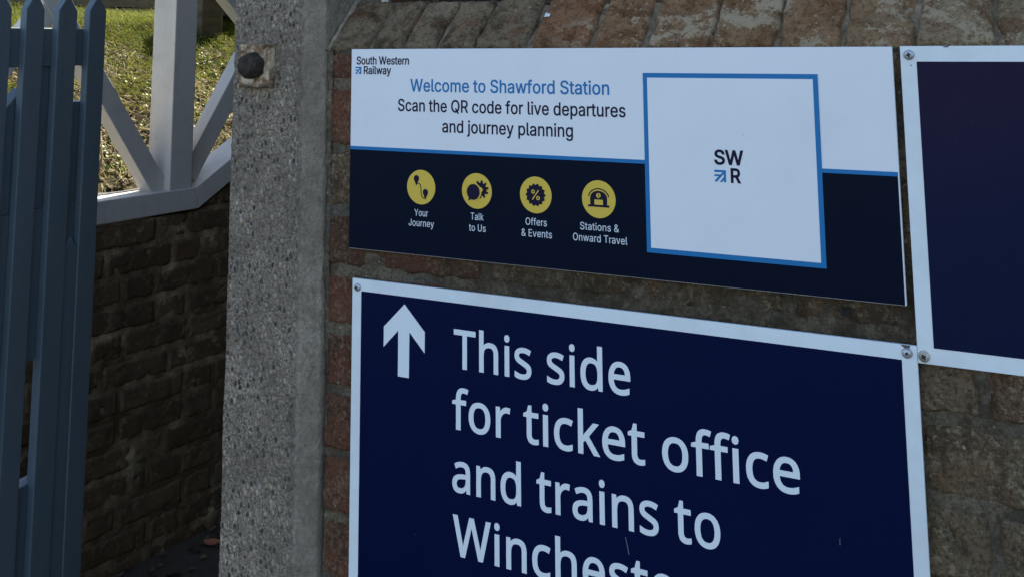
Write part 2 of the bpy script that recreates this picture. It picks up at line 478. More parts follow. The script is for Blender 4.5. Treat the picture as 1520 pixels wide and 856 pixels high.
INTER_DATA = r"""
 188
%676/175,283 155,284 137,289 121,297 107,308 95,320 86,335 80,351 76,369 75,388 75,412 76,431 80,448 87,464 96,479 107,492 121,503 137,511 155,515 175,517 196,515 214,511 230,503 244,492 255,479 264,464 270,448 274,431 276,412 276,388 274,369 270,351 264,335 255,320 244,308 230,297 214,289 196,284/175,327 191,329 203,335 212,346 218,358 222,372 223,388 223,412 222,428 219,441 213,454 204,464 191,470 175,473 160,470 148,464 138,454 132,441 128,428 127,412 127,388 128,372 132,358 138,346 147,335 160,329/501,-10 481,-8 462,-3 446,5 432,15 421,28 412,43 406,59 402,77 400,95 400,120 402,138 406,156 412,172 421,187 433,200 447,210 463,218 481,223 501,225 522,223 540,218 556,210 570,200 581,187 590,172 596,156 600,138 601,120 601,95 600,77 596,59 589,43 580,28 569,15 555,5 540,-3 521,-8/501,35 517,37 529,43 538,53 544,66 548,80 549,95 549,120 548,135 544,149 538,162 529,172 517,178 501,180 486,178 473,172 464,162 458,149 454,135 453,120 453,95 454,80 458,66 464,53 473,43 485,37/132,0 482,509 540,509 191,0
&448/197,-7 165,-5 136,1 110,12 88,26 69,42 54,62 43,84 36,108 34,133 36,154 40,173 47,189 58,205 70,220 85,235 140,279 216,335 237,352 255,375 259,384 261,394 262,405 260,420 255,434 245,445 233,454 219,459 201,461 189,460 178,457 168,453 159,447 151,440 145,431 141,421 138,411 137,399 138,386 141,375 145,363 169,327 204,284 438,0 364,0 171,231 121,293 108,310 96,327 87,344 81,361 77,379 75,398 77,420 82,440 91,458 102,474 117,488 134,499 154,507 176,512 200,513 224,512 246,507 266,499 283,488 297,475 308,459 317,442 322,424 324,404 323,389 320,375 315,362 309,349 301,336 291,325 256,293 154,217 135,202 121,188 110,174 103,161 98,146 97,131 98,115 102,101 109,87 118,76 130,66 143,57 158,51 175,48 193,46 213,48 232,52 251,59 269,69 286,81 301,95 315,112 327,131 336,151 343,174 348,198 349,224 408,224 406,194 403,167 397,144 389,124 380,107 371,92 345,62 333,47 315,30 294,17 271,7 246,-1 221,-5
E419/60,0 60,509 372,509 372,452 125,452 125,286 355,286 355,229 125,229 125,57 375,57 375,0
J396/185,-7 143,-2 106,11 75,33 60,50 48,70 40,92 35,118 33,145 33,173 98,173 98,145 100,117 108,93 122,74 139,61 160,53 185,50 209,53 230,61 248,74 261,93 269,117 272,145 272,509 336,509 336,145 335,118 330,92 321,70 309,50 294,33 263,11 227,-2
O533/267,-7 241,-6 217,-2 194,5 171,13 150,25 131,39 113,55 97,73 82,93 70,115 59,140 51,166 45,193 41,223 40,254 41,285 45,315 51,343 59,369 70,393 82,415 97,436 113,454 131,470 150,484 171,495 194,504 217,510 241,514 267,516 293,514 317,510 340,504 363,495 384,484 403,470 421,454 437,436 451,415 464,393 474,369 482,343 488,315 492,285 493,254 492,223 488,193 482,166 474,140 464,115 451,93 437,73 421,55 403,39 384,25 363,13 340,5 317,-2 293,-6/267,53 296,55 324,63 349,76 372,94 392,116 408,144 420,176 428,213 430,254 428,295 420,332 408,365 392,392 372,415 349,433 324,446 296,453 267,456 237,453 210,445 184,433 161,415 142,392 125,364 113,332 106,295 103,254 106,213 113,176 125,144 142,117 161,94 184,76 210,63 237,55
Q533/245,159 313,159 369,85 384,65 468,-48 401,-48 346,27 331,46/267,-7 241,-6 217,-2 194,5 171,13 150,25 131,39 113,55 97,73 82,93 70,115 59,140 51,166 45,193 41,223 40,254 41,285 45,315 51,343 59,369 70,393 82,415 97,436 113,454 131,470 150,484 171,495 194,504 217,510 241,514 267,516 293,514 317,510 340,504 363,495 384,484 403,470 421,454 437,436 451,415 464,393 474,369 482,343 488,315 492,285 493,254 492,223 488,193 482,166 474,140 464,115 451,93 437,73 421,55 403,39 384,25 363,13 340,5 317,-2 293,-6/267,53 296,55 324,63 349,76 372,94 392,116 408,144 420,176 428,213 430,254 428,295 420,332 408,365 392,392 372,415 349,433 324,446 296,453 267,456 237,453 210,445 184,433 161,415 142,392 125,364 113,332 106,295 103,254 106,213 113,176 125,144 142,117 161,94 184,76 210,63 237,55
R449/60,0 60,509 236,509 273,506 305,500 333,489 356,473 376,455 390,433 401,408 407,381 409,352 407,323 401,296 390,271 376,250 356,232 333,217 305,206 273,200 236,198 96,198 96,255 234,255 258,256 280,260 298,267 313,276 325,287 334,300 340,316 344,333 345,352 344,371 340,389 334,405 325,419 313,430 298,440 279,446 258,451 233,452 125,452 125,0/353,0 230,229 303,229 428,0
S447/224,-9 188,-7 156,-1 128,9 102,23 81,40 64,60 51,83 42,109 38,137 104,137 108,118 114,102 123,88 136,76 150,66 166,59 185,53 204,50 224,49 246,50 267,54 286,60 303,69 317,79 329,92 338,106 344,122 346,139 344,154 340,168 332,179 322,189 310,197 296,205 245,222 184,239 145,253 112,269 86,289 67,313 56,341 52,372 54,400 62,425 75,448 92,468 113,484 138,498 165,508 195,514 227,516 259,514 289,508 316,498 340,484 360,468 377,449 390,427 398,403 401,378 337,378 332,402 320,421 302,437 280,449 254,456 225,459 204,457 185,454 167,448 152,440 139,430 129,418 121,405 117,391 115,376 117,359 122,345 131,334 142,324 155,315 169,308 212,293 264,279 312,264 328,256 344,248 359,238 372,226 384,213 395,198 402,180 407,161 408,139 406,112 399,87 386,64 370,43 349,25 323,11 294,0 261,-7
T449/32,452 32,509 417,509 417,452 257,452 257,0 193,0 193,452
U517/259,-8 220,-6 186,2 154,15 126,33 103,55 85,80 71,108 63,140 60,173 60,509 124,509 124,178 126,155 132,133 141,113 153,95 169,80 187,68 208,59 232,53 259,52 285,53 309,59 331,68 349,80 364,95 377,113 385,133 391,155 393,178 393,509 457,509 457,173 454,140 446,108 433,80 414,55 391,33 363,15 332,2 297,-6
W686/155,0 16,509 82,509 163,196 175,145 187,94 197,40 189,40 200,94 211,145 224,196 306,509 380,509 462,196 474,145 486,94 497,40 488,40 499,94 510,145 523,196 603,509 670,509 530,0 455,0 368,323 351,391 336,475 350,475 335,395 318,323 230,0
Y472/203,0 203,208 16,509 91,509 192,344 222,292 250,230 224,230 251,293 280,344 381,509 455,509 268,208 268,0
a389/160,-9 137,-7 115,-3 94,5 76,15 60,29 48,45 38,63 32,84 30,108 32,128 36,146 43,161 53,174 64,184 78,193 92,200 108,206 125,211 178,220 234,227 247,229 257,231 265,235 271,240 274,246 276,255 276,257 275,272 272,285 267,297 260,307 251,315 240,322 227,327 212,330 196,331 178,330 163,327 149,322 137,316 127,309 118,301 110,292 104,283 100,274 41,291 51,313 64,331 79,346 95,358 114,368 133,375 153,380 173,383 194,384 239,379 255,375 271,369 286,360 300,350 312,336 322,320 330,301 335,278 337,251 337,0 277,0 277,52 272,52 252,25 242,16 229,8 215,1 199,-4 181,-7/170,45 192,47 211,51 228,59 242,68 254,80 263,93 270,108 274,122 276,138 276,190 259,182 231,176 200,171 175,168 134,159 122,153 112,147 103,139 97,130 93,118 92,105 93,93 96,82 102,72 109,64 119,57 130,52 142,48 156,46
c396/207,-8 174,-5 144,3 117,16 93,35 72,58 56,85 44,116 37,150 34,187 37,225 44,260 56,291 72,318 93,341 117,360 144,374 174,382 207,384 226,384 243,381 260,377 276,371 291,364 305,356 318,346 330,335 340,322 349,308 356,293 362,277 303,262 290,289 270,311 242,325 207,330 184,328 163,321 145,310 130,296 118,278 108,258 102,236 98,212 96,187 98,163 102,139 108,117 118,97 130,80 145,66 163,55 184,49 207,46 243,52 271,66 292,89 304,117 363,102 357,86 350,70 341,56 331,43 319,32 306,21 292,12 277,5 261,-1 244,-5 226,-7
d424/195,-8 165,-6 137,3 111,16 89,34 70,57 55,84 43,116 36,151 34,189 36,227 43,261 55,293 70,320 89,342 112,361 137,374 165,382 196,384 218,383 237,379 253,373 267,364 278,355 287,346 306,319 311,319 311,509 372,509 372,0 313,0 313,59 307,59 287,31 277,21 266,12 252,4 236,-3 217,-7/205,47 226,49 246,55 263,65 278,78 290,95 299,115 306,138 310,162 312,189 310,216 306,241 300,263 290,282 278,299 263,312 246,322 227,328 205,330 182,328 162,322 145,311 130,298 118,281 108,261 102,239 98,215 96,189 98,163 102,139 109,117 118,97 130,80 145,66 162,55 182,49
e404/212,-8 177,-5 145,3 117,16 92,35 72,58 56,85 44,116 37,150 34,187 36,224 44,258 55,290 71,317 91,340 115,359 142,373 172,382 205,384 226,383 246,380 266,374 285,366 303,355 319,341 334,324 347,305 357,282 365,256 370,227 371,194 371,169 75,169 75,221 338,221 310,202 308,226 304,248 298,269 288,286 277,301 263,314 246,323 227,328 205,330 183,328 164,323 146,313 131,301 119,286 109,270 102,251 97,231 96,211 96,178 98,151 102,127 110,106 121,88 135,73 151,61 169,53 190,48 212,46 227,47 241,49 254,53 265,58 276,65 285,73 294,82 300,93 306,105 365,91 358,72 348,55 335,39 320,26 302,14 283,4 261,-3 237,-7
f254/228,379 228,327 6,327 6,379/81,0 81,432 82,452 87,470 96,486 107,499 120,510 135,519 152,525 169,529 187,530 222,527 243,521 227,468 215,472 195,474 178,472 164,468 154,460 147,449 143,435 142,419 142,0
g425/207,-151 180,-149 156,-146 134,-140 114,-132 97,-122 82,-110 70,-97 59,-84 51,-69 101,-41 122,-66 131,-74 142,-82 154,-88 169,-93 187,-96 207,-97 236,-95 261,-87 282,-75 298,-58 308,-34 311,-6 311,68 306,68 287,41 277,32 266,23 252,16 236,10 217,6 195,5 165,7 138,14 113,27 90,43 71,65 55,90 43,120 36,154 34,191 36,229 43,263 55,293 71,320 90,342 112,361 138,374 166,382 196,384 218,383 237,379 253,373 267,365 279,356 288,346 308,319 313,319 313,379 372,379 372,-9 370,-40 363,-67 350,-90 334,-109 314,-124 291,-136 265,-144 237,-149/205,59 227,61 246,66 264,75 278,87 290,103 300,121 307,142 311,166 312,193 311,219 307,242 300,264 291,283 279,299 264,312 247,322 227,328 205,330 182,328 163,322 145,312 130,298 118,282 109,262 102,241 98,218 96,193 98,167 102,144 109,123 118,104 131,88 145,76 163,66 183,61
h410/114,227 114,0 53,0 53,509 114,509 114,287 102,287 116,319 132,344 152,362 175,374 200,382 227,384 252,383 275,377 295,369 313,356 328,340 341,321 350,298 355,271 357,240 357,0 296,0 296,235 293,263 286,286 273,304 256,318 235,326 210,329 192,328 176,324 161,317 147,308 136,297 126,283 119,266 115,248
i167/53,0 53,379 114,379 114,0/84,443 73,444 63,448 54,455 47,463 43,472 41,483 43,494 47,504 54,512 63,518 73,522 84,524 95,522 105,518 114,512 121,504 125,494 126,483 125,472 121,463 114,455 105,448 95,444
j167/53,379 114,379 114,-30 112,-52 108,-72 102,-90 92,-106 80,-119 65,-129 47,-137 27,-141 4,-143 -10,-143 -10,-87 2,-87 18,-85 31,-80 40,-72 47,-61 51,-46 53,-29/83,443 72,444 62,448 53,455 47,463 42,472 41,483 42,494 47,504 53,512 62,518 72,522 83,524 95,522 105,518 114,512 120,504 125,494 126,483 125,472 120,463 114,455 105,448 95,444
k381/110,137 110,212 121,212 284,379 360,379 184,199 177,199/53,0 53,509 114,509 114,0/294,0 148,186 191,229 372,0
l189/139,-2 112,0 91,8 74,20 62,37 55,59 53,84 53,509 114,509 114,99 114,83 117,71 120,62 126,57 135,53 146,52 160,53 170,54 181,3 162,-1
m610/53,0 53,379 112,379 112,295 108,295 114,314 122,331 132,346 144,358 158,368 172,376 187,382 203,385 219,386 245,383 268,375 287,361 303,342 314,320 321,295 312,295 318,312 326,329 337,343 350,356 364,366 381,375 398,381 417,385 437,386 458,385 478,380 497,372 514,361 529,346 541,328 550,307 555,283 557,255 557,0 496,0 496,254 493,279 485,298 473,313 456,323 438,329 419,330 402,329 387,326 374,320 363,312 353,302 345,290 340,277 336,263 335,247 335,0 274,0 274,260 272,280 265,297 253,311 238,322 220,328 199,330 185,329 171,326 158,320 145,312 135,302 126,289 119,274 115,257 114,238 114,0
n410/114,227 114,0 53,0 53,379 112,379 112,287 102,287 116,319 132,344 152,362 175,374 200,382 227,384 252,383 275,377 295,369 313,356 328,340 341,321 350,298 355,271 357,240 357,0 296,0 296,235 293,263 286,286 273,304 256,318 235,326 210,329 192,328 176,324 161,317 147,308 136,297 126,283 119,266 115,248
o415/207,-8 174,-5 144,3 117,16 93,35 72,58 56,85 44,116 37,150 34,187 37,225 44,260 56,291 72,318 93,341 117,360 144,374 174,382 207,384 241,382 271,374 299,360 323,341 343,318 359,291 371,260 379,225 381,187 379,150 371,116 359,85 343,58 323,35 299,16 271,3 241,-5/207,46 231,49 252,55 270,66 285,80 298,97 307,117 314,139 318,163 319,187 318,212 314,236 307,258 298,278 285,296 270,310 252,321 231,328 207,330 184,328 163,321 145,310 130,296 118,278 108,258 102,236 98,212 96,187 98,163 102,139 108,117 118,97 130,80 145,66 163,55 184,49
p424/53,-143 53,379 112,379 112,319 118,319 137,346 147,355 158,364 171,373 188,379 207,383 229,384 259,382 287,374 313,361 335,342 354,320 370,293 381,261 388,227 390,189 388,151 381,116 370,84 355,57 336,34 313,16 288,3 260,-6 229,-8 208,-7 189,-3 173,4 159,12 147,21 138,31 118,59 114,59 114,-143/220,47 242,49 262,55 279,66 294,80 306,97 316,117 323,139 327,163 328,189 327,215 323,239 316,261 307,281 295,298 280,311 262,322 243,328 220,330 198,328 178,322 161,312 147,299 134,282 125,263 118,241 114,216 113,189 114,162 118,138 125,115 135,95 147,78 162,65 179,55 198,49
r259/53,0 53,379 112,379 112,321 115,321 124,339 137,354 152,367 171,377 191,383 213,385 229,384 243,384 243,322 230,324 207,326 190,324 174,321 159,315 146,306 135,296 126,284 119,269 115,254 114,237 114,0
s365/182,-8 157,-7 133,-3 112,3 93,12 76,24 62,38 50,54 41,73 36,94 94,107 101,87 111,72 124,60 141,52 160,47 181,45 206,47 227,53 244,62 258,74 265,88 268,103 266,115 262,126 254,136 243,144 229,150 212,155 149,170 118,180 92,192 72,208 58,227 50,249 47,274 49,295 55,314 65,332 79,347 95,360 115,370 137,378 161,383 187,384 212,383 234,379 254,372 271,363 286,352 299,339 309,324 318,308 324,290 268,277 262,291 254,304 243,316 228,325 210,331 187,333 166,331 147,326 131,317 119,305 111,292 109,277 110,264 115,253 124,243 136,235 152,229 172,223 229,209 261,200 287,187 306,171 320,153 328,131 331,107 329,85 323,65 312,47 298,31 281,18 260,6 236,-2 210,-7
t227/204,379 204,327 6,327 6,379/65,471 126,471 126,98 127,83 130,70 136,61 144,55 156,51 170,50 185,51 202,54 213,2 192,-3 168,-4 138,-1 113,7 92,21 77,41 68,64 65,93
u410/182,-5 158,-3 135,2 115,11 97,23 82,39 69,59 60,82 54,109 53,139 53,379 114,379 114,144 116,117 124,94 137,75 154,61 175,53 200,50 218,51 234,55 249,62 263,71 274,83 283,97 290,113 295,132 296,153 296,379 357,379 357,0 298,0 298,92 307,92 294,60 277,35 257,17 234,5 209,-3
v389/163,0 17,379 84,379 165,155 187,87 206,21 184,21 203,87 224,155 305,379 371,379 226,0
w567/138,0 23,379 87,379 133,214 154,137 175,41 165,41 186,135 206,214 252,379 316,379 362,214 382,136 402,41 391,41 413,135 434,214 480,379 545,379 429,0 368,0 319,172 305,225 291,280 277,338 291,338 277,280 263,225 248,172 199,0
y389/47,-139 61,-86 71,-87 83,-89 94,-90 104,-89 113,-86 122,-81 130,-74 138,-64 145,-51 151,-36 163,-1 17,379 84,379 165,155 187,87 206,21 184,21 202,87 224,155 305,379 371,379 204,-58 196,-77 187,-93 177,-107 165,-119 153,-128 139,-136 125,-141 109,-144 91,-145 65,-143"""
NOTO_DATA = r"""
 209
T446/259,0 187,0 187,509 8,509 8,573 437,573 437,509 259,509
W746/735,573 583,0 510,0 399,375 389,410 380,443 373,471 370,488 367,471 361,443 352,409 342,373 234,0 161,0 10,573 85,573 174,223 183,186 190,151 196,118 201,87 206,119 213,154 222,191 232,227 333,573 407,573 512,225 523,187 532,151 538,117 544,87 550,129 560,175 572,224 660,573
a450/231,437 261,436 287,432 311,425 331,415 347,403 368,375 381,338 385,293 385,0 334,0 320,61 317,61 304,46 292,33 279,22 265,13 250,5 234,-1 216,-5 195,-7 172,-8 148,-7 124,-2 103,6 84,16 68,30 55,48 45,68 39,92 37,119 43,159 59,192 87,219 110,231 137,241 168,249 203,254 243,257 316,259 316,285 313,317 306,342 293,359 275,371 253,378 227,380 205,379 183,376 163,370 106,347 84,400 104,410 126,419 151,426 177,432 204,436/252,208 204,203 167,195 141,182 124,165 113,144 110,119 112,97 120,79 132,66 148,56 167,51 188,49 223,52 253,62 279,79 299,103 311,134 315,172 315,210
c385/241,-8 204,-5 170,2 139,15 112,34 88,58 69,87 60,108 53,131 48,156 45,183 44,213 45,243 48,271 54,297 61,321 71,342 90,372 114,396 142,415 174,428 208,435 245,438 267,437 288,435 309,431 328,426 344,421 358,415 337,356 292,370 244,376 217,374 193,368 172,358 155,343 141,325 131,303 123,277 119,247 117,213 119,181 123,152 131,126 141,104 155,86 172,71 191,61 214,55 240,53 262,54 283,56 302,60 351,78 351,15 336,8 320,3 304,-2 285,-5 264,-7
d493/221,-8 190,-6 162,1 136,12 113,28 92,48 75,72 61,101 52,134 46,172 44,214 46,256 52,294 62,327 75,357 93,381 113,402 137,417 162,429 191,436 221,438 243,437 262,434 280,429 296,423 310,416 323,407 335,397 345,386 354,374 359,374 356,405 354,438 354,609 425,609 425,0 368,0 358,58 354,58 345,46 335,35 323,24 310,15 296,7 279,1 262,-4 242,-7/232,51 273,55 305,67 328,88 343,117 352,154 355,200 355,213 354,244 351,271 346,296 338,318 329,336 306,360 274,375 231,379 196,374 168,359 146,334 135,315 127,293 122,269 118,242 117,213 118,183 122,156 127,133 135,111 146,93 168,69 197,55
e452/234,438 269,435 301,427 329,414 354,396 374,373 390,346 402,315 409,281 411,244 411,201 117,201 122,157 134,119 154,90 181,69 215,56 254,52 280,53 305,56 327,60 392,82 392,20 370,11 349,4 327,-1 304,-5 279,-7 251,-8 212,-5 176,3 143,17 114,36 90,61 70,91 61,112 53,134 48,158 45,184 44,212 45,239 48,265 53,289 59,312 68,333 86,364 108,390 134,411 164,426 198,435/233,380 202,377 175,366 154,348 137,323 125,293 119,257 338,257 336,281 333,302 326,322 318,338 306,353 292,364 276,373 256,378
f276/266,375 158,375 158,0 87,0 87,375 12,375 12,408 87,432 87,457 89,492 95,522 104,547 116,568 132,585 152,597 174,606 199,612 227,613 274,609 310,599 292,544 262,552 228,556 206,553 189,545 175,532 166,513 160,489 158,458 158,430 266,430
h496/139,431 138,399 135,370 140,370 149,385 161,397 174,407 188,416 204,424 221,429 238,434 255,436 273,437 306,435 335,430 360,421 382,408 399,391 413,370 423,344 429,314 431,280 431,0 361,0 361,275 358,307 351,333 338,353 319,367 295,376 265,379 235,377 210,370 189,360 173,347 160,329 150,308 144,283 140,254 139,222 139,0 68,0 68,609 139,609
i207/139,430 139,0 68,0 68,430/104,591 115,590 124,586 133,580 140,572 144,560 145,546 144,532 140,521 133,512 124,506 115,502 104,501 93,502 83,506 75,512 68,521 64,532 63,546 64,560 68,572 75,580 83,586 93,590
k428/138,291 137,257 135,221 138,221 152,240 172,264 189,285 326,430 409,430 235,246 421,0 336,0 187,200 138,158 138,0 68,0 68,609 138,609
n496/275,438 304,436 331,432 354,424 374,414 391,401 405,384 416,363 424,339 429,311 431,280 431,0 361,0 361,275 358,307 351,333 338,353 319,367 295,376 265,379 222,374 189,361 166,338 151,308 142,269 139,223 139,0 68,0 68,430 125,430 136,371 140,371 150,385 162,398 175,409 190,418 206,425 222,431 239,435 257,437
o485/442,216 440,181 436,150 428,121 417,95 404,71 388,51 369,33 348,18 324,7 299,-1 271,-6 241,-8 214,-6 188,-1 163,7 140,18 119,33 100,51 84,71 70,95 59,121 51,150 46,181 44,216 45,243 48,269 53,293 60,316 68,336 87,367 110,392 137,412 169,426 204,435 244,438 281,435 316,426 347,412 374,392 398,367 417,336 426,316 433,293 438,269 441,243/117,216 119,184 123,154 130,128 141,105 155,86 172,71 192,59 216,53 243,51 270,53 294,59 314,71 331,86 345,105 356,128 363,154 367,184 369,216 367,248 363,277 355,303 345,325 331,344 314,359 294,370 270,376 242,379 202,374 171,359 147,335 136,317 128,295 122,271 118,245
r331/269,438 295,437 319,433 310,368 287,372 264,374 248,373 232,369 217,363 202,355 189,346 176,334 166,321 156,305 149,289 143,270 140,251 139,229 139,0 68,0 68,430 126,430 134,351 137,351 147,367 158,381 170,395 183,407 198,418 214,426 231,433 249,437
s384/348,119 346,92 339,69 327,49 311,32 292,18 268,6 241,-2 210,-6 176,-8 148,-7 122,-5 99,-1 78,5 59,11 42,19 42,83 104,60 128,54 153,50 178,49 211,51 236,57 256,66 269,79 277,94 280,112 279,123 276,132 271,141 264,150 253,158 239,167 174,196 103,228 84,239 69,252 57,266 48,283 43,302 41,324 46,358 61,386 85,408 104,419 125,427 149,433 174,437 202,438 228,437 252,434 275,430 298,424 319,417 339,409 315,353 258,372 238,377 218,379 197,380 171,379 149,374 131,366 118,356 111,343 108,328 109,317 113,307 119,298 127,290 139,282 154,274 219,246 289,215 306,203 321,191 333,176 341,159 346,140
t289/212,50 245,53 272,59 272,5 240,-4 200,-8 178,-7 157,-3 138,4 120,13 104,27 91,44 82,66 76,93 74,125 74,375 13,375 13,409 75,437 103,528 144,528 144,430 269,430 269,375 144,375 144,127 146,103 153,83 163,69 177,58 193,52"""

# ------------------------------------------------------------------ the setting
RISE = math.tan(R(28))
WD = Vector((math.sin(R(4.5)), math.cos(R(4.5)), 0))      # along the passage, away from the street
WN = Vector((math.cos(R(4.5)), -math.sin(R(4.5)), 0))     # out of the passage wall, into the passage
WB = Vector((-1.642, 1.409, 0))
def pw(s, z, off=0.0):
    p = WB + WD * s + WN * off
    return Vector((p.x, p.y, z))

def mat_paving():
    m = M('dark_tarmac')
    c = m.ramp(m.noise(260, 5, 0.7), [(0.35, (0.026, 0.021, 0.016)), (0.7, (0.080, 0.068, 0.052))])
    c = m.mix(m.ramp(m.noise(3, 5, 0.6), [(0.4, 0.0), (0.7, 0.5)]), c, (0.075, 0.06, 0.042))
    m.bump(m.noise(300, 5, 0.7), 0.8, 0.004)
    return m.done(c, 0.85, 0.3)
paving = mat_paving()
ground_m = mat_plain('grey_road_ground', (0.08, 0.08, 0.08), 0.9, 0.2, 0.3, 2, 0.5)
V = [(-60, -80, FZ - 0.012), (60, -80, FZ - 0.012), (60, 90, FZ - 0.012), (-60, 90, FZ - 0.012)]
tag(pydata('ground', V, [(0, 1, 2, 3)], ground_m), kind='structure')
p0 = pw(-2.2, 0, 0.0); p1 = pw(0.55, 0, 0.0)
V = [(-2.3, -3.0, FZ), (3.2, -3.0, FZ), (3.2, 0.02, FZ), (-0.02, 0.02, FZ), (-0.02, p1.y, FZ), (p1.x - .05, p1.y, FZ), (p0.x - .05, p0.y, FZ), (-2.3, -1.0, FZ)]
tag(pydata('pavement', V, [tuple(range(8))], paving), kind='structure')

# steps climbing beyond the gateway, beside the rising wall
bm = bmesh.new()
for i in range(8):
    s0 = 0.62 + i * 0.30
    a, b = pw(s0, 0, 0.012), pw(s0 + 0.30, 0, 0.012)
    z = FZ + 0.16 * (i + 1)
    q = [(a.x, a.y), (-0.06, a.y), (-0.06, b.y), (b.x, b.y)]
    hexa(bm, [(x, y, FZ - 0.005) for x, y in q] + [(x, y, z) for x, y in q])
tag(bm_obj('steps', bm, paving), kind='structure')

# ---- brick laying -------------------------------------------------
def nz(x, y, z, s): return noise.noise((x * s, y * s, z * s))

class Bricks:
    """bricks of one wall as one mesh: each has a worn, displaced face and sides going back into the mortar"""
    def __init__(s, to3):
        s.V, s.F, s.T, s.to3 = [], [], [], to3     # to3(u, v, h): h = height out of the wall face
    def brick(s, u0, u1, v0, v1, h, tone, res, edge=0.004, amp=0.0016, deep=0.03, seed=0.0, clip=None):
        nu = max(3, int((u1 - u0) / res)); nv = max(3, int((v1 - v0) / res))
        b = len(s.V)
        sk = [(random.random() - .5) * 0.003 for _ in range(4)]
        tilt = ((random.random() - .5) * 0.03, (random.random() - .5) * 0.05)
        for j in range(nv + 1):
            for i in range(nu + 1):
                fu, fv = i / nu, j / nv
                u = u0 + (u1 - u0) * fu
                v = v0 + (v1 - v0) * fv
                ou = nz(u, v, seed, 60) * 0.0022
                ov = nz(u, v, seed + 9, 60) * 0.0022
                du = min(u - u0, u1 - u); dv = min(v - v0, v1 - v)
                e = min(du, dv)
                er = edge * (1 + 1.3 * nz(u, v, seed + 3, 45))
                er = max(er, 0.0012)
                drop = 0 if e >= er else (1 - math.sqrt(max(0, 1 - (1 - e / er) ** 2))) * er
                hh = h + amp * 1.3 * nz(u, v, seed, 22) + amp * nz(u, v, seed + 5, 90) + amp * .6 * nz(u, v, seed + 7, 240) - drop * 1.2
                hh += tilt[0] * (u - (u0 + u1) / 2) * .5 + tilt[1] * (v - (v0 + v1) / 2)
                ch = nz(u, v, seed + 20, 30)
                if ch > 0.35: hh -= (ch - 0.35) * 0.012
                uu, vv = u + ou, v + ov
                if clip: vv = min(vv, clip(uu))
                s.V.append(s.to3(uu, vv, hh)); s.T.append(tone)
        for j in range(nv):
            for i in range(nu):
                a = b + j * (nu + 1) + i
                s.F.append((a, a + 1, a + nu + 2, a + nu + 1))
        ring = [(i, 0) for i in range(nu)] + [(nu, j) for j in range(nv)] + [(i, nv) for i in range(nu, 0, -1)] + [(0, j) for j in range(nv, 0, -1)]
        c = len(s.V)
        for i, j in ring:
            u = u0 + (u1 - u0) * i / nu; v = v0 + (v1 - v0) * j / nv
            if clip: v = min(v, clip(u))
            s.V.append(s.to3(u, v, h - deep)); s.T.append(tone)
        n = len(ring)
        for k in range(n):
            a = b + ring[k][1] * (nu + 1) + ring[k][0]
            kk = (k + 1) % n
            d = b + ring[kk][1] * (nu + 1) + ring[kk][0]
            s.F.append((a, c + k, c + kk, d))
    def build(s, name, mat, parent):
        return pydata(name, s.V, s.F, mat, parent, True, s.T)

def sheet(u0, u1, v0, v1, res, to3, hfun, clip=None):
    nu, nv = max(1, int((u1 - u0) / res)), max(1, int((v1 - v0) / res))
    V, F = [], []
    for j in range(nv + 1):
        for i in range(nu + 1):
            u = u0 + (u1 - u0) * i / nu; v = v0 + (v1 - v0) * j / nv
            if clip: v = min(v, clip(u))
            V.append(to3(u, v, hfun(u, v)))
    for j in range(nv):
        for i in range(nu):
            a = j * (nu + 1) + i
            F.append((a, a + 1, a + nu + 2, a + nu + 1))
    return V, F

# ------------------------------------------------------------------ front brick wall with sloped coping
brick_m, mortar_m, cope_m = mat_brick(), mat_mortar(), mat_coping()
WF = 0.0075                                        # plane of the brick faces, just behind the sign panels
wall = empty('brick_wall', (0, 0, FZ), label='weathered red and brown brick wall with a sloped lichen covered coping, carrying the signs', cat='wall')
to3 = lambda u, v, h: (u, WF - h, v)
zj = [0.2225, 0.181, 0.1085, 0.0395, -0.0265, -0.0915, -0.1575, -0.2235, -0.2905]
while zj[-1] > FZ + 0.03: zj.append(zj[-1] - 0.0668)
zj[-1] = min(zj[-1], FZ - 0.01)
WX0, WX1 = -0.0385, 1.75
B = Bricks(to3)
JT = 0.0095
for k in range(len(zj) - 1):
    z1, z0 = zj[k] - JT / 2, zj[k + 1] + JT / 2
    # alternate courses: header or queen closer at the end, Flemish bond after that
    if k == 0: ls = [0.062] + [0.205, 0.098] * 8
    elif k % 2 == 0: ls = [0.098, 0.046] + [0.205, 0.098] * 8
    else: ls = [0.205] + [0.098, 0.205] * 8
    if k == 4: ls = [0.098, 0.046, 0.205, 0.098, 0.205, 0.056, 0.205, 0.098, 0.205, 0.098, 0.205, 0.098]
    if k == 6: ls = [0.098, 0.046, 0.205, 0.098, 0.205, 0.040, 0.205, 0.098, 0.205, 0.098, 0.205, 0.098]
    x = WX0 + 0.002
    for i, L in enumerate(ls):
        x1 = min(x + L, WX1)
        if x1 - x < 0.03: break
        near = x < 0.78 and z1 > -0.42
        end = x < 0.10
        if end: tone = random.uniform(0.02, 0.34)
        else: tone = random.uniform(0.45, 1.0) if random.random() < 0.8 else random.uniform(0.2, 0.4)
        if k == 4 and i < 2: tone = 0.22
        if k == 2 and i == 0: tone = 0.55
        B.brick(x, x1, z0, z1, random.uniform(-.0012, .0008), tone, 0.0032 if near else 0.02, 0.0038, 0.0013, 0.03, seed=k * 7.3 + i * 1.9)
        x = x1 + JT + random.uniform(-.002, .002)
        if x > WX1 - 0.02: break
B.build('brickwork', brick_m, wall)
mh = lambda u, v: -0.0030 + 0.0032 * nz(u, v, 1, 35) + 0.0014 * nz(u, v, 2, 110) + 0.0008 * nz(u, v, 4, 320)
V1, F1 = sheet(WX0 + .001, 0.80, -0.42, 0.2215, 0.0032, to3, mh)
V2, F2 = sheet(WX0 + .001, WX1, FZ - .01, -0.42, 0.03, to3, lambda u, v: -0.0045)
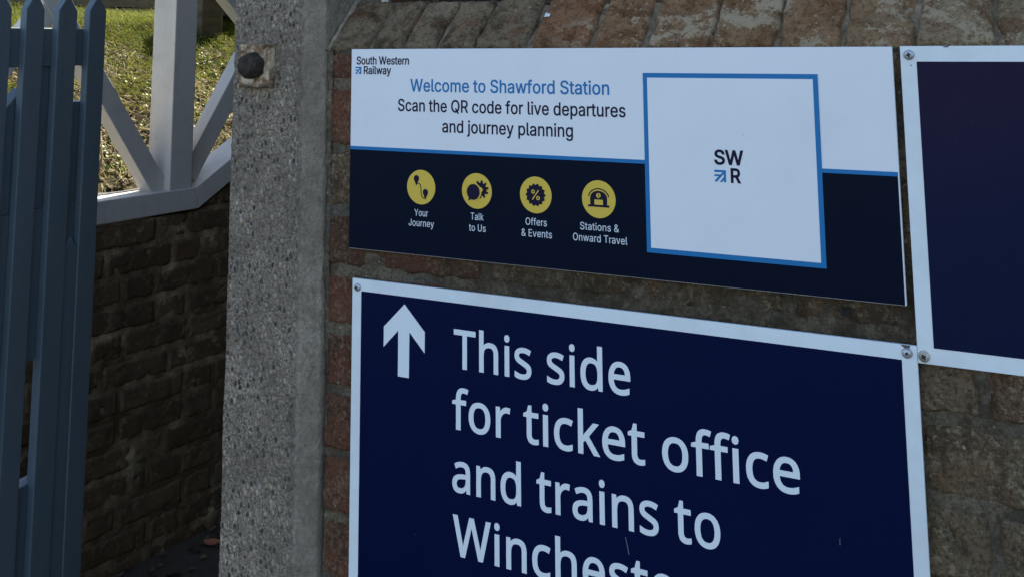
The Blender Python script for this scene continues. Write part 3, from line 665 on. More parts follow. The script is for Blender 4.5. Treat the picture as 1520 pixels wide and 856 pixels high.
V3, F3 = sheet(0.80, WX1, -0.42, 0.2215, 0.03, to3, lambda u, v: -0.0045)
V, F = list(V1), list(F1)
for Vx, Fx in ((V2, F2), (V3, F3)):
    b = len(V); V += Vx; F += [tuple(i + b for i in f) for f in Fx]
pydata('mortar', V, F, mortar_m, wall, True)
bm = bmesh.new()
box(bm, (WX0 + .012, WF + 0.030, FZ - 0.01), (WX1, 0.19, 0.215))
bm_obj('core', bm, mortar_m, wall)

# the coping: bricks on edge, each with a 45 degree face
CB, CT = 0.2255, 0.2770
def cope3(u, v, h):
    """v runs up the 45 degree face, then back over the flat top"""
    L = (CT - CB) * math.sqrt(2)
    c = math.sqrt(.5)
    if v <= L:
        y, z = WF + v * c, CB + v * c
        k = min(1.0, max(0.0, (L - v) / 0.006))
        n = (-(c * k), c * k + (1 - k))
    else:
        y, z = WF + (CT - CB) + (v - L), CT
        n = (0, 1)
    return (u, y + n[0] * h, z + n[1] * h)
CL = (CT - CB) * math.sqrt(2) + 0.12
B = Bricks(cope3)
cj = [-0.0413, 0.0174, 0.0640, 0.1097, 0.1594, 0.226, 0.2975, 0.3577, 0.4278, 0.4912, 0.5535, 0.619, 0.6837]
while cj[-1] < WX1 - 0.07: cj.append(cj[-1] + 0.0665)
tones = [0.08, 0.16, 0.22, 0.30, 0.10, 0.46, 0.56, 0.62, 0.70, 0.66, 0.74, 0.95, 1.0]
gap = [.005, .006, .002, .003, .004, .007, .006, .008, .002, .002, .003, .002, .002]
for i in range(len(cj) - 1):
    t = tones[i] if i < len(tones) else random.uniform(.6, 1)
    g0 = gap[i] if i < len(gap) else .004
    g1 = gap[i + 1] if i + 1 < len(gap) else .004
    B.brick(cj[i] + g0 / 2, cj[i + 1] - g1 / 2, 0.0, CL, random.uniform(-.002, .002), t, 0.0028 if cj[i] < .78 else .02, 0.0045, 0.0021, 0.025, seed=100 + i * 3.7)
cope = B.build('coping', cope_m, wall)
joint_m = mat_plain('dark_weathered_joint', (.21, .165, .11), .95, .08, .6, 90, 1.0, 280)
V, F = sheet(WX0, WX1, 0.0, CL, 0.005, cope3, lambda u, v: -0.0075 + 0.0022 * nz(u, v, 31, 40) + 0.0016 * nz(u, v, 2, 130))
pydata('coping_mortar', V, F, joint_m, cope, True)
# rounded mortar fillet where coping meets the post
bm = bmesh.new()
pts = [(-.0375, WF - .004, CB - .006), (-.0372, WF + .022, CB + .024), (-.0370, WF + .050, CT + .001), (-.0375, .075, CT + .012)]
fine = []
for a_, b_ in zip(pts, pts[1:]):
    for k in range(12):
        f = k / 12
        q = [a_[j] + (b_[j] - a_[j]) * f for j in range(3)]
        fine.append((q[0] + .0012 * nz(*q, 60), q[1] + .0012 * nz(q[1], q[2], q[0], 80), q[2] + .0012 * nz(q[2], q[0], q[1], 80)))
pts = fine
prev = None
for i, p in enumerate(pts):
    rr_ = .0028 * (1 + .8 * nz(*p, 70))
    ring = [bm.verts.new((p[0] + rr_ * math.cos(a), p[1] - rr_ * .8 * math.sin(a), p[2] + rr_ * math.sin(a))) for a in [k * math.pi / 4 for k in range(8)]]
    if prev:
        for k in range(8): bm.faces.new([prev[k], prev[(k + 1) % 8], ring[(k + 1) % 8], ring[k]])
    prev = ring
bm_obj('mortar_fillet', bm, mat_plain('pale_lime_mortar', (0.27, 0.22, 0.16), 0.95, 0.1, 0.35, 90, 0.9), cope, smooth=True)
# rough mortar that fills the joint between wall and post, cracked away lower down
jm = lambda u, v: .0015 + .0035 * nz(u, v, 41, 60) + .002 * nz(u, v, 43, 160) - max(0, (-.03 - v)) * .05
V, F = sheet(WX0 - .004, WX0 + .0055, -.20, .222, .0016, to3, lambda u, v: jm(u, v) - (abs(u - WX0 - .001) / .006) ** 2 * .004)
pydata('joint_mortar', V, F, mortar_m, wall, True)
# white speck of bird dropping and straws lodged on the coping
bm = bmesh.new()
q = cope3(0.2365, 0.043, 0.003)
rr = [(q[0] + r * math.cos(a), q[1] + r * .7 * math.sin(a), q[2] + r * .7 * math.sin(a)) for a, r in [(k * math.pi / 5, .0035 * (0.6 + 0.7 * random.random())) for k in range(10)]]
vv = [bm.verts.new(p) for p in rr]; top = bm.verts.new((q[0], q[1] - .0012, q[2] + .0012))
for k in range(10): bm.faces.new([vv[k], vv[(k + 1) % 10], top])
tag(bm_obj('bird_dropping', bm, mat_plain('white_dropping', (.62, .64, .68), .8), None, smooth=True, origin=q), label='small white bird dropping on the sloped coping, above the blue heading', cat='bird dropping')
def straw(name, pts, r, mat):
    bm = bmesh.new(); prev = None
    for p in pts:
        ring = [bm.verts.new((p[0] + r * math.cos(a), p[1] + r * .5 * math.sin(a), p[2] + r * math.sin(a))) for a in (0, 2.1, 4.2)]
        if prev:
            for k in range(3): bm.faces.new([prev[k], prev[(k + 1) % 3], ring[(k + 1) % 3], ring[k]])
        prev = ring
    return bm_obj(name, bm, mat, None, smooth=True, origin=pts[0])
straw_m = mat_plain('dry_straw', (.34, .27, .15), .8)
for k, (ua, va, ub, vb) in enumerate([(.298, .052, .330, .072), (.302, .050, .335, .066)]):
    a, b = Vector(cope3(ua, va, .004)), Vector(cope3(ub, vb, .008))
    tag(straw('straw', [a, (a + b) / 2 + Vector((0, -.001, .002)), b], .0005, straw_m), label='thin dry grass straw caught on the coping above the upper sign', cat='straw', group='dry straws on the coping')
# a plugged drill hole in the strip between the two signs
bm = bmesh.new(); lathe(bm, (0.5477, WF - .0035, -0.0104), 1, [(.0030, 0), (.0042, .0014), (.0036, .0018), (.0024, -.006), (.0001, -.0062)], 16)
bm_obj('drill_hole', bm, mat_plain('black_hole', (.012, .011, .010), .9), wall, smooth=True)

# ------------------------------------------------------------------ concrete gatepost with bolted plate
PX0, PX1, PY0, PY1, PZ1 = -0.1745, -0.0405, -0.010, 0.115, 0.62
post = empty('concrete_post', ((PX0 + PX1) / 2, (PY0 + PY1) / 2, FZ), label='grey pebbly concrete gatepost with a rusty bolted plate, beside the brick wall', cat='post')
agg = mat_aggregate()
ch = 0.019
outline = []
def along(a, b, n):
    for i in range(n): outline.append((a[0] + (b[0] - a[0]) * i / n, a[1] + (b[1] - a[1]) * i / n))
along((PX0 + .004, PY0), (PX1 - ch, PY0), 40); along((PX1 - ch, PY0), (PX1, PY0 + ch * .75), 10); along((PX1, PY0 + ch * .75), (PX1, PY1), 24)
along((PX1, PY1), (PX0, PY1), 12); along((PX0, PY1), (PX0, PY0 + .004), 24); along((PX0, PY0 + .004), (PX0 + .004, PY0), 3)
n = len(outline); V, F = [], []
zs = list(np.linspace(FZ - .02, -0.45, 40)) + list(np.linspace(-0.447, PZ1, 330))
cx, cy = (PX0 + PX1) / 2, (PY0 + PY1) / 2
for z in zs:
    for x, y in outline:
        d = Vector((x - cx, y - cy, 0)).normalized()
        a = (0.0009 * nz(x + y, z, 0, 210) if x < PX1 - .024 else 0.0002 * nz(x + y, z, 0, 60)) + 0.0011 * nz(x, z, y, 12)
        V.append((x + d.x * a, y + d.y * a, z))
for j in range(len(zs) - 1):
    for i in range(n):
        F.append((j * n + i, j * n + (i + 1) % n, (j + 1) * n + (i + 1) % n, (j + 1) * n + i))
F.append(tuple(range((len(zs) - 1) * n, len(zs) * n)))
pydata('shaft', V, F, agg, post, True)
def mat_rust():
    m = M('rusty_flaking_paint')
    f = m.noise(52, 7, 0.72, 0.5)
    c = m.ramp(f, [(0.34, (0.035, 0.026, 0.020)), (0.42, (0.19, 0.10, 0.055)), (0.50, (0.31, 0.215, 0.13)), (0.55, (0.52, 0.42, 0.29)), (0.70, (0.66, 0.57, 0.44))])
    z = m.math('ADD', m.axis(2), m.math('MULTIPLY', m.noise(60, 4), 0.03))
    c = m.mix(m.ramp(m.math('MULTIPLY', m.math('ADD', z, -1.362), 60.0, True), [(0.0, 0.85), (0.5, 0.0)]), c, (0.022, 0.018, 0.016))
    m.bump(f, 0.9, 0.004)
    return m.done(c, 0.8, 0.3)
bm = bmesh.new()
box(bm, (-0.1530, -0.0205, 0.1775), (-0.1065, -0.0085, 0.2285))
plate = bm_obj('bolt_plate', bm, mat_rust(), post, bevel=.0012)
bm = bmesh.new()
hx, hz = -0.1274, 0.2035
r6 = lambda r, y, tw=0: [bm.verts.new((hx + r * math.cos(i * math.pi / 3 + .35 + tw), y, hz + r * math.sin(i * math.pi / 3 + .35 + tw))) for i in range(6)]
ra, rb, rc = r6(.0163, -.0200), r6(.0163, -.0340), r6(.0142, -.0378)
for P, Q in ((ra, rb), (rb, rc)):
    for i in range(6): bm.faces.new([P[i], P[(i + 1) % 6], Q[(i + 1) % 6], Q[i]])
bm.faces.new(rc); bm.faces.new(ra[::-1])
bmesh.ops.bevel(bm, geom=list(bm.edges), offset=.0014, segments=2, affect='EDGES')
bmesh.ops.subdivide_edges(bm, edges=list(bm.edges), cuts=2, use_grid_fill=True)
for v in bm.verts: v.co += Vector((nz(*v.co, 90), nz(v.co.y, v.co.z, v.co.x, 90), nz(v.co.z, v.co.x, v.co.y, 90))) * .0008
bm_obj('bolt_head', bm, mat_plain('black_corroded_iron', (.044, .034, .025), .8, .2, .6, 120, .9, 260), plate, smooth=True)

# ------------------------------------------------------------------ dark building behind the wall
def mat_backwall():
    m = M('dark_brickwork')
    d = m.n('ShaderNodeTexBrick')
    cmb = m.n('ShaderNodeCombineXYZ')
    m.lk(m.math('ADD', m.axis(0), m.axis(1)), cmb.inputs[0]); m.lk(m.axis(2), cmb.inputs[1])
    m.lk(cmb.outputs[0], d.inputs['Vector'])
    d.inputs['Scale'].default_value = 1.0
    d.inputs['Brick Width'].default_value = 0.215; d.inputs['Row Height'].default_value = 0.067; d.inputs['Mortar Size'].default_value = 0.005
    d.inputs['Color1'].default_value = (.030, .022, .018, 1); d.inputs['Color2'].default_value = (.045, .032, .025, 1); d.inputs['Mortar'].default_value = (.07, .065, .055, 1)
    c = m.mix(m.ramp(m.noise(6, 6, .7), [(.45, 0.), (.7, .7)]), d.outputs[0], (.025, .024, .023))
    m.bump(m.math('SUBTRACT', m.noise(150, 5, .7), d.outputs['Fac']), .8, .005)
    return m.done(c, .95, .1)
bm = bmesh.new()
box(bm, (-0.110, 0.235, FZ - .01), (3.6, 7.0, 4.8))
box(bm, (-2.88, 5.2, FZ - .01), (-0.1105, 7.0, 4.8))  # unseen wing across the passage end, added to block sun and sky
bd = bm_obj('brick_building_and_sun_block', bm, mat_backwall(), origin=(1.5, 3.0, FZ))
tag(bd, label='tall dark brick building rising close behind the sloped wall coping, with an added unseen wing blocking sun', cat='building')

# ------------------------------------------------------------------ passage wall (sooty brick) under the white fence
soot, sootm = mat_sooty(), mat_sooty_mortar()
pwall = empty('passage_wall', pw(0, FZ), label='sooty dark brick wall of the passage below the white timber fence', cat='wall')
TOPZ = -0.256
def topline(s): return TOPZ + max(0.0, s - 0.022) * RISE
pz3 = lambda u, v, h: tuple(pw(u, v, h))
B = Bricks(pz3)
z = TOPZ - 0.066
k = 0
rows = []
zz_ = TOPZ
while zz_ > FZ: rows.append((zz_ - 0.0735, zz_)); zz_ -= 0.0735
up = [(TOPZ + 0.0735 * i, TOPZ + 0.0735 * (i + 1)) for i in range(16)]
for k, (z0, z1) in enumerate(rows + up):
    s = -2.0 if k < len(rows) else 0.02 + (z0 - TOPZ) / RISE - 0.02
    s += random.choice([0, .05, .11]) - .12
    j = 0
    while s < 2.2:
        L = 0.225 if (j % 2 == 0) else (0.108 if random.random() < .8 else .225)
        s1 = s + L
        lo = z0 + .006
        hi = z1 - .006
        if topline(s1) > lo + .01 and s1 > -1.6:
            cl = (lambda u: topline(u) - .004) if (s1 > 0.0 and hi > topline(s) - .005) else None
            vis = -0.45 < s1 and s < 0.5
            B.brick(s + .006, s1 - .006, lo, hi, random.uniform(-.0015, .0015), random.random(), .006 if vis else .03, .0035, .0014, .03, seed=300 + k * 5.1 + j * 2.3, clip=cl)
        s = s1; j += 1
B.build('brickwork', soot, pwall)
V, F = sheet(-1.7, 2.2, FZ - .01, TOPZ - .003, .02, pz3, lambda u, v: -.0022 + .004 * nz(u, v, 3, 25) + .002 * nz(u, v, 3, 80))
V2, F2 = sheet(0.0, 2.2, TOPZ - .003, TOPZ + 2.2, .03, pz3, lambda u, v: -.006 + .003 * nz(u, v, 3, 25), clip=lambda u: topline(u) - .006)
b = len(V); V += V2; F += [tuple(i + b for i in f) for f in F2]
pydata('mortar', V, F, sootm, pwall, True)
bm = bmesh.new()
poly = [(-1.7, FZ - .01), (2.2, FZ - .01), (2.2, topline(2.2) - .012), (0.022, TOPZ - .012), (-1.7, TOPZ - .012)]
prism(bm, poly, lambda u, v: pw(u, v, -.03), lambda u, v: pw(u, v, -.20))
bm_obj('core', bm, sootm, pwall)

# ------------------------------------------------------------------ white timber fence on that wall
white_m = mat_paint('weathered_white_paint', (.53, .50, .455), (.34, .30, .24), .45, .55)
fence = empty('timber_fence', pw(-.04, TOPZ), label='white painted timber fence with square post and crossed braces, on the passage wall', cat='fence')
def beam(name, poly, o0, o1, bev=.0025):
    bm = bmesh.new()
    prism(bm, poly, lambda u, v: pw(u, v, o1), lambda u, v: pw(u, v, o0))
    return bm_obj(name, bm, white_m, fence, bevel=bev)
def quad(a, b, wd):
    a, b = Vector(a), Vector(b)
    d = (b - a).normalized(); n_ = Vector((-d.y, d.x)) * wd / 2
    return [tuple(a - n_), tuple(b - n_), tuple(b + n_), tuple(a + n_)]
SZ0, SZ1 = -0.252, -0.190                                                    # sill
beam('sill', [(-1.55, SZ0), (0.022, SZ0), (0.010, SZ1), (-1.55, SZ1)], -.11, .006)
beam('sill', [(0.0225, SZ0), (2.1, SZ0 + 2.0775 * RISE), (2.1, SZ1 + 2.09 * RISE), (0.0105, SZ1)], -.11, .0055)
PH = 1.05
for s_, zb in ((-.043, SZ1), (-.94, SZ1)):
    beam('post', [(s_ - .041, zb - .0008), (s_ + .041, zb - .0008), (s_ + .041, PH), (s_ - .041, PH)], -.1, 0.0, .003)
beam('post', [(.90, SZ1 + .88 * RISE), (.98, SZ1 + .96 * RISE), (.98, PH + .5), (.90, PH + .5)], -.1, 0.0, .003)
beam('top_rail', [(-1.55, PH - .10), (-.086, PH - .10), (-.086, PH - .02), (-1.55, PH - .02)], -.085, -.015)
beam('top_rail', [(.0, PH - .10), (.898, PH - .10 + .898 * RISE), (.898, PH - .02 + .898 * RISE), (.0, PH - .02)], -.085, -.015)
WDB = 0.0575
O0, O1 = -.077, -.025
# flat bay: an X
beam('brace', quad((-.0825, -.2047), (-.875, .930), WDB), O0, O1)
beam('brace', quad((-.875, -.150), (-.106, .775), WDB), O0 - .0015, O1 - .0015)
# rising bay
beam('brace', quad((.0087, -.160), (.50, .574), .062), O0, O1)
beam('brace', quad((.000, .545), (.46, .135), .080), O0 - .003, O1 - .003)

# ------------------------------------------------------------------ grass bank behind the fence
def bank(s, q):
    z = -.228 + .56 * min(q, .95)
    if q > .95: z += (q - .95) * .16
    z += .018 * nz(s, q, 0, 2.2) + .012 * nz(s, q, 1, 6)
    if q > 1.36: z = .43 + .10 * (q - 1.36)
    z += max(0, s - .9) * .12
    return z
V, F = [], []
ss = np.linspace(-2.6, 3.2, 150)
qs = list(np.linspace(.09, 1.35, 60)) + [1.3605] + list(np.linspace(1.45, 12, 22))
for q in qs:
    for s in ss: V.append(tuple(pw(s, bank(s, q), -q)))
for j in range(len(qs) - 1):
    for i in range(len(ss) - 1):
        a = j * len(ss) + i
        F.append((a, a + 1, a + len(ss) + 1, a + len(ss)))
def mat_soil():
    m = M('leafy_soil')
    c = m.ramp(m.noise(60, 6, .7), [(.35, (.030, .023, .014)), (.55, (.065, .050, .030)), (.75, (.14, .11, .065))])
    c = m.mix(m.ramp(m.noise(5, 5, .6), [(.42, .0), (.6, .7)]), c, (.060, .075, .020))
    m.bump(m.noise(150, 6, .75), 1, .01)
    return m.done(c, .95, .1)
tag(pydata('grass_bank', V, F, mat_soil(), smooth=True), kind='structure')

def strips(name, n, place, length, width, lift, tonef, mat, label, segs=2):
    """n thin bent blades: place() -> s, q; length() -> m; lift() -> 0 lying .. 1 upright"""
    V, F, T = [], [], []
    for _ in range(n):
        s, q = place()
        z = bank(s, q)
        L = length(s, q); a = random.uniform(0, 2 * math.pi); up = lift(s, q)
        wv = width()
        p = pw(s, z + random.uniform(-.002, .004), -q)
        dr = Vector((math.cos(a), math.sin(a), 0)); sd = Vector((-math.sin(a), math.cos(a), 0)) * wv / 2
        # slope of the bank, so that lying blades follow it
        zx = .5 * (-(dr.dot(WN)))
        t = tonef(s, q)
        b = len(V)
        ang = up * math.pi / 2 + random.uniform(-.1, .15)
        for k in range(segs + 1):
            f = k / segs
            bend = ang - f * (0.9 * up)
            p2 = p + dr * (L * f * math.cos(bend)) + Vector((0, 0, L * f * (math.sin(bend) + zx * math.cos(bend)) + .003))
            wk = sd * (1 - f * .75)
            tw = Vector((0, 0, wv * .3 * (random.random() - .5)))
            V += [tuple(p2 - wk - tw), tuple(p2 + wk + tw)]; T += [t, t]
        for k in range(segs): F.append((b + 2 * k, b + 2 * k + 1, b + 2 * k + 3, b + 2 * k + 2))
    o = pydata(name, V, F, mat, attr=T)
    return tag(o, label, name.replace('_', ' '), kind='stuff')
SR = (-1.15, 1.25)
def greenness(s, q):
    g = (q - .42) / .38 + .9 * nz(s, q, 5, 5.0) + .7 * nz(s, q, 8, 14.0)
    return g
grass_m = mat_attr('grass_blades', [(0.0, (.062, .105, .005)), (.45, (.200, .220, .018)), (.65, (.32, .295, .045)), (.85, (.38, .335, .065)), (1.0, (.52, .44, .18))], .75, .06, .35)
def place_grass():
    for _ in range(60):
        s, q = random.uniform(*SR), random.uniform(.12, 1.35)
        if random.random() < max(.10, min(1, greenness(s, q))): return s, q
    return s, q
strips('grass', 46000, place_grass, lambda s, q: random.uniform(.018, .050), lambda: random.uniform(.0016, .0030),
       lambda s, q: random.uniform(.12, .85), lambda s, q: min(1, max(0, random.gauss(.54 - .26 * min(1, max(0, (q - .35) / .5)), .2) - .18 * nz(s, q, 2, 9))), grass_m,
       'short rough green grass growing on the bank behind the white fence', 2)
strips('upper_grass', 3500, lambda: (random.uniform(-1.2, 1.6), random.uniform(1.39, 2.3)), lambda s, q: random.uniform(.03, .07), lambda: random.uniform(.002, .0035),
       lambda s, q: random.uniform(.5, .95), lambda s, q: min(1, max(0, random.gauss(.35, .15))), grass_m, 'green grass growing above the weathered retaining boards', 2)
straw_bl = mat_attr('dead_stalks', [(0.0, (.13, .095, .05)), (.5, (.32, .255, .13)), (1.0, (.60, .52, .33))], .75, .1, .15)
def place_low():
    for _ in range(40):
        s, q = random.uniform(*SR), random.uniform(.10, 1.1) ** 1.0
        if random.random() > .15 + greenness(s, q) * .9: return s, q
    return s, q
strips('dead_stalks', 6500, place_low, lambda s, q: random.uniform(.02, .11), lambda: random.uniform(.0016, .0036),
       lambda s, q: random.uniform(0, .35) ** 1.5, lambda s, q: random.random(), straw_bl, 'pale dead stalks and straw lying over the lower grass bank', 2)
# leaf litter: curled small leaves
def leaf_geo(V, F, T, c, nrm, a, L, wd, curl, t):
    z = Vector(nrm).normalized()
    x = Vector((math.cos(a), math.sin(a), 0)); x = (x - z * x.dot(z)).normalized(); y = z.cross(x)
    b = len(V)
    prof = [(-1, .06), (-.55, .75), (0, 1), (.5, .7), (1, .05)]
    for u, hw in prof:
        for v in (-1, 0, 1):
            p = c + x * (u * L / 2) + y * (v * hw * wd / 2) + z * (curl * (abs(v) * wd * .5 + (u * u) * L * .25) + .002)
            V.append(tuple(p)); T.append(t)
    for i in range(4):
        for j in range(2):
            q = b + i * 3 + j
            F.append((q, q + 1, q + 4, q + 3))
V, F, T = [], [], []
for _ in range(2800):
    s, q = place_low()
    p = pw(s, bank(s, q) + random.uniform(.0, .012), -q)
    nrm = Vector((.48, 0, .88)) + Vector((random.gauss(0, .45), random.gauss(0, .45), 0))
    L = random.uniform(.012, .034)
    leaf_geo(V, F, T, p, nrm, random.uniform(0, 6.28), L, L * random.uniform(.4, .65), random.uniform(-.5, .7), random.random())
leaf_m = mat_attr('dead_leaves', [(0.0, (.035, .024, .017)), (.35, (.09, .06, .037)), (.6, (.17, .12, .07)), (.85, (.30, .245, .165)), (1.0, (.46, .41, .33))], .8, .12, .1)
tag(pydata('leaf_litter', V, F, leaf_m, attr=T, smooth=True), 'brown and pale dead leaves scattered over the lower bank behind the fence', 'leaf litter', kind='stuff')
# little ivy-like green leaves near the foot of the fence
V, F, T = [], [], []
cl = [(random.uniform(-.9, .8), random.uniform(.15, .7)) for _ in range(34)] + [(-.13, .18), (-.16, .24), (-.05, .48), (-.11, .42), (.22, .40)]
for cs, cq in cl:
    for _ in range(26):
        s, q = cs + random.gauss(0, .030), max(.11, cq + random.gauss(0, .030))
        p = pw(s, bank(s, q) + random.uniform(.002, .026), -q)
        nrm = Vector((.3, -.1, .9)) + Vector((random.gauss(0, .5), random.gauss(0, .5), 0))
        L = random.uniform(.007, .017)
        leaf_geo(V, F, T, p, nrm, random.uniform(0, 6.28), L, L * .75, .25, random.random())
weed_m = mat_attr('weed_leaves', [(0.0, (.060, .11, .010)), (.6, (.14, .19, .022)), (1.0, (.24, .28, .05))], .5, .4, .35)
tag(pydata('low_weeds', V, F, weed_m, attr=T, smooth=True), 'small green weeds growing in tufts among the dead leaves', 'weeds', kind='stuff')
# a few stout twigs one can tell apart
twig_m = mat_wood('bare_twig', (.10, .075, .05), (.26, .22, .16))
def tube(name, pts, radii, mat, parent=None, n_=6):
    bm = bmesh.new(); prev = None
    for i, p in enumerate(pts):
        p = Vector(p); d = (Vector(pts[min(i + 1, len(pts) - 1)]) - Vector(pts[max(i - 1, 0)])).normalized()
        u = d.orthogonal().normalized(); v = d.cross(u)
        ring = [bm.verts.new(p + (u * math.cos(2 * math.pi * k / n_) + v * math.sin(2 * math.pi * k / n_)) * radii[i]) for k in range(n_)]
        if prev:
            for k in range(n_): bm.faces.new([prev[k], prev[(k + 1) % n_], ring[(k + 1) % n_], ring[k]])
        else: bm.faces.new(ring[::-1])
        prev = ring
    bm.faces.new(prev)
    return bm_obj(name, bm, mat, parent, smooth=True, origin=None if parent else pts[0])
for i in range(26):
    s, q = random.uniform(-.7, .6), random.uniform(.15, .75)
    a = random.uniform(0, 3.14); L = random.uniform(.06, .20)
    pts = [pw(s + math.cos(a) * L * f + random.gauss(0, .004), bank(s + math.cos(a) * L * f, max(.1, q + math.sin(a) * L * f)) + .008 + random.uniform(0, .012) * f, -max(.1, q + math.sin(a) * L * f)) for f in (0, .3, .6, 1)]
    r = random.uniform(.0016, .0034)
    tag(tube('twig', pts, [r, r * .9, r * .75, r * .4], twig_m), 'thin bare twig lying among the dead leaves behind the fence', 'twig', 'twigs on the bank')
stick = tube('leaning_twig', [pw(-.235, bank(-.235, .14), -.14), pw(-.20, bank(-.20, .16) + .05, -.16), pw(-.178, bank(-.17, .2) + .095, -.2)], [.004, .0032, .0016], twig_m)
tag(stick, 'grey twig standing askew against the bank, left of the lower brace', 'twig')

# retaining boards, post and dark boarding at the top of the bank
old_wood = mat_wood('weathered_board', (.15, .125, .095), (.27, .235, .185))
mossy = mat_wood('mossy_post', (.075, .062, .040), (.14, .115, .075), (.070, .072, .024))
edge = empty('retaining_edge', pw(-.2, .30, -1.355), label='low retaining edge of weathered boards across the top of the grass bank', cat='retaining edge')
def rough_board(name, s0, s1, z0, z1, o0, o1, mat, parent, res=.03):
    bm = bmesh.new()
    n_ = max(2, int((s1 - s0) / res))
    rings = []
    for i in range(n_ + 1):
        s = s0 + (s1 - s0) * i / n_
        j = [nz(s, k, z0, 7) * .006 + nz(s, k, z0, 30) * .002 for k in range(4)]
        rings.append([bm.verts.new(pw(s, z, o)) for z, o in ((z0 + j[0], o1), (z0 + j[1], o0), (z1 + j[2], o0), (z1 + j[3], o1))])
    for a, b in zip(rings, rings[1:]):
        for k in range(4): bm.faces.new([a[k], a[(k + 1) % 4], b[(k + 1) % 4], b[k]])
    bm.faces.new(rings[0][::-1]); bm.faces.new(rings[-1])
    return bm_obj(name, bm, mat, parent)
for z0, z1, off in ((.27, .338, 0), (.343, .388, .012), (.392, .440, -.004)):
    cuts = [-2.4, -1.1 + off * 9, .18 - off * 12, .52 + off * 5, 1.2]
    for a, b in zip(cuts, cuts[1:]): rough_board('board', a + .002, b - .002, z0, z1, -1.375, -1.322 + off + random.uniform(-.004, .004), old_wood, edge)
bm = bmesh.new()
s0, q0, TOPP = .815, .86, .56
hexa(bm, [pw(s0 - .055, .10, -q0 - .1), pw(s0 + .055, .10, -q0 - .1), pw(s0 + .055, .10, -q0), pw(s0 - .055, .10, -q0), pw(s0 - .055, TOPP, -q0 - .1), pw(s0 + .055, TOPP, -q0 - .1), pw(s0 + .055, TOPP, -q0), pw(s0 - .055, TOPP, -q0)])
tp = bm_obj('timber_post', bm, mossy, None, bevel=.004, origin=pw(s0, .26, -q0))
tag(tp, 'brown mossy square timber post standing in the grass behind the white fence', 'post')
brd = empty('board_fence', pw(1.3, .33, -.99), label='dark grey weathered board panel behind the mossy timber post', cat='fence')
gry = mat_wood('grey_board', (.10, .098, .092), (.16, .155, .145))
for k in range(2): rough_board('plank', .885, 2.4, .355 + .105 * k, .455 + .105 * k, -1.02, -.985 - .004 * (k % 2), gry, brd, .06)
bm = bmesh.new(); hexa(bm, [pw(s, z, o) for z in (.15, .353) for s, o in ((.89, -1.03), (2.4, -1.03), (2.4, -1.01), (.89, -1.01))])
bm_obj('shadow_strip', bm, mat_plain('painted_shadow', (.03, .029, .028), .9, .1, .3), brd)  # dark sheet standing in for the shadow under the planks

# fallen orange leaf on the passage floor
V, F, T = [], [], []
leaf_geo(V, F, T, Vector((-1.55, 1.44, FZ + .006)), Vector((.1, -.2, 1)), .5, .05, .03, .25, 0)
o = pydata('fallen_leaf', V, F, mat_plain('orange_leaf', (.30, .10, .05), .7), origin=(-1.55, 1.44, FZ), smooth=True)
tag(o, 'small orange fallen leaf on the dark passage floor', 'leaf')
V, F, T = [], [], []
for _ in range(130):
    s = random.uniform(-.5, .5); off = abs(random.gauss(0, .12)) + .015
    leaf_geo(V, F, T, pw(s, FZ + .004, off), Vector((random.gauss(0, .2), random.gauss(0, .2), 1)), random.uniform(0, 6), random.uniform(.012, .04), random.uniform(.008, .02), .2, random.random() * .6)
tag(pydata('floor_litter', V, F, leaf_m, attr=T, smooth=True), 'dead brown leaves gathered along the foot of the passage wall', 'leaf litter', kind='stuff')

# ------------------------------------------------------------------ blue-grey picket gate
gate_m = mat_paint('slate_blue_gate_paint', (.108, .145, .175), (.08, .10, .115), .4, .45)
GD = Vector((-math.sin(R(9.7)), math.cos(R(9.7)), 0)); GN_ = Vector((math.cos(R(9.7)), math.sin(R(9.7)), 0))
G0 = Vector((-1.065, .539, 0))
def gw(s, z, off=0.0):
    p = G0 + GD * s + GN_ * off
    return Vector((p.x, p.y, z))
gate = empty('picket_gate', gw(-.5, FZ), label='slate blue pointed picket gate standing open at the left of the passage', cat='gate')
def slat(name, s0, s1, z0, z1, o0, o1, tip=0.0, tops=None, bev=.0016):
    bm = bmesh.new()
    if tip: poly = [(s0, z0), (s1, z0), (s1, z1), ((s0 + s1) / 2, z1 + tip), (s0, z1)]
    elif tops: poly = [(s0, z0), (s1, z0), (s1, tops[1]), (s0, tops[0])]
    else: poly = [(s0, z0), (s1, z0), (s1, z1), (s0, z1)]
    prism(bm, poly, lambda u, v: gw(u, v, o1), lambda u, v: gw(u, v, o0))
    return bm_obj(name, bm, gate_m, gate, bevel=bev)
GB = FZ + .05
PT = .016
pick = [(-.018, .032), (-.107, -.0545), (-.192, -.1440)]
while pick[-1][0] > -1.05: pick.append((pick[-1][0] - .087, pick[-1][0] - .087 + .0495))
for i, (a, b) in enumerate(pick):
    slat('picket', a, b, GB + random.uniform(-.004, .004), .300 + random.uniform(-.002, .002), -PT, random.uniform(-.0008, .0008), tip=.033)
slat('top_rail', -1.06, .030, .189, .264, -PT - .034, -PT - .0006)
slat('middle_rail', -1.06, .030, -.36, -.083, -PT - .034, -PT - .0009)
slat('bottom_rail', -1.06, .030, -.80, -.582, -PT - .034, -PT - .0007)
slat('stile', -.150, -.098, -.0825, .2645, -PT - .032, -PT - .0050)
gaps = [(-.0545, -.018), (-.144, -.107)] + [(pick[i + 1][1], pick[i][0]) for i in range(2, len(pick) - 1)]
for i, (a, b) in enumerate(gaps):
    if i == 1: continue
    if i == 0: slat('infill_board', a - .022, b + .022, -.0825, .117, -PT - .030, -PT - .004)
    else: slat('infill_board', a - .022, b + .022, -.0825, .1, -PT - .030, -PT - .004, tops=(.075, .150))
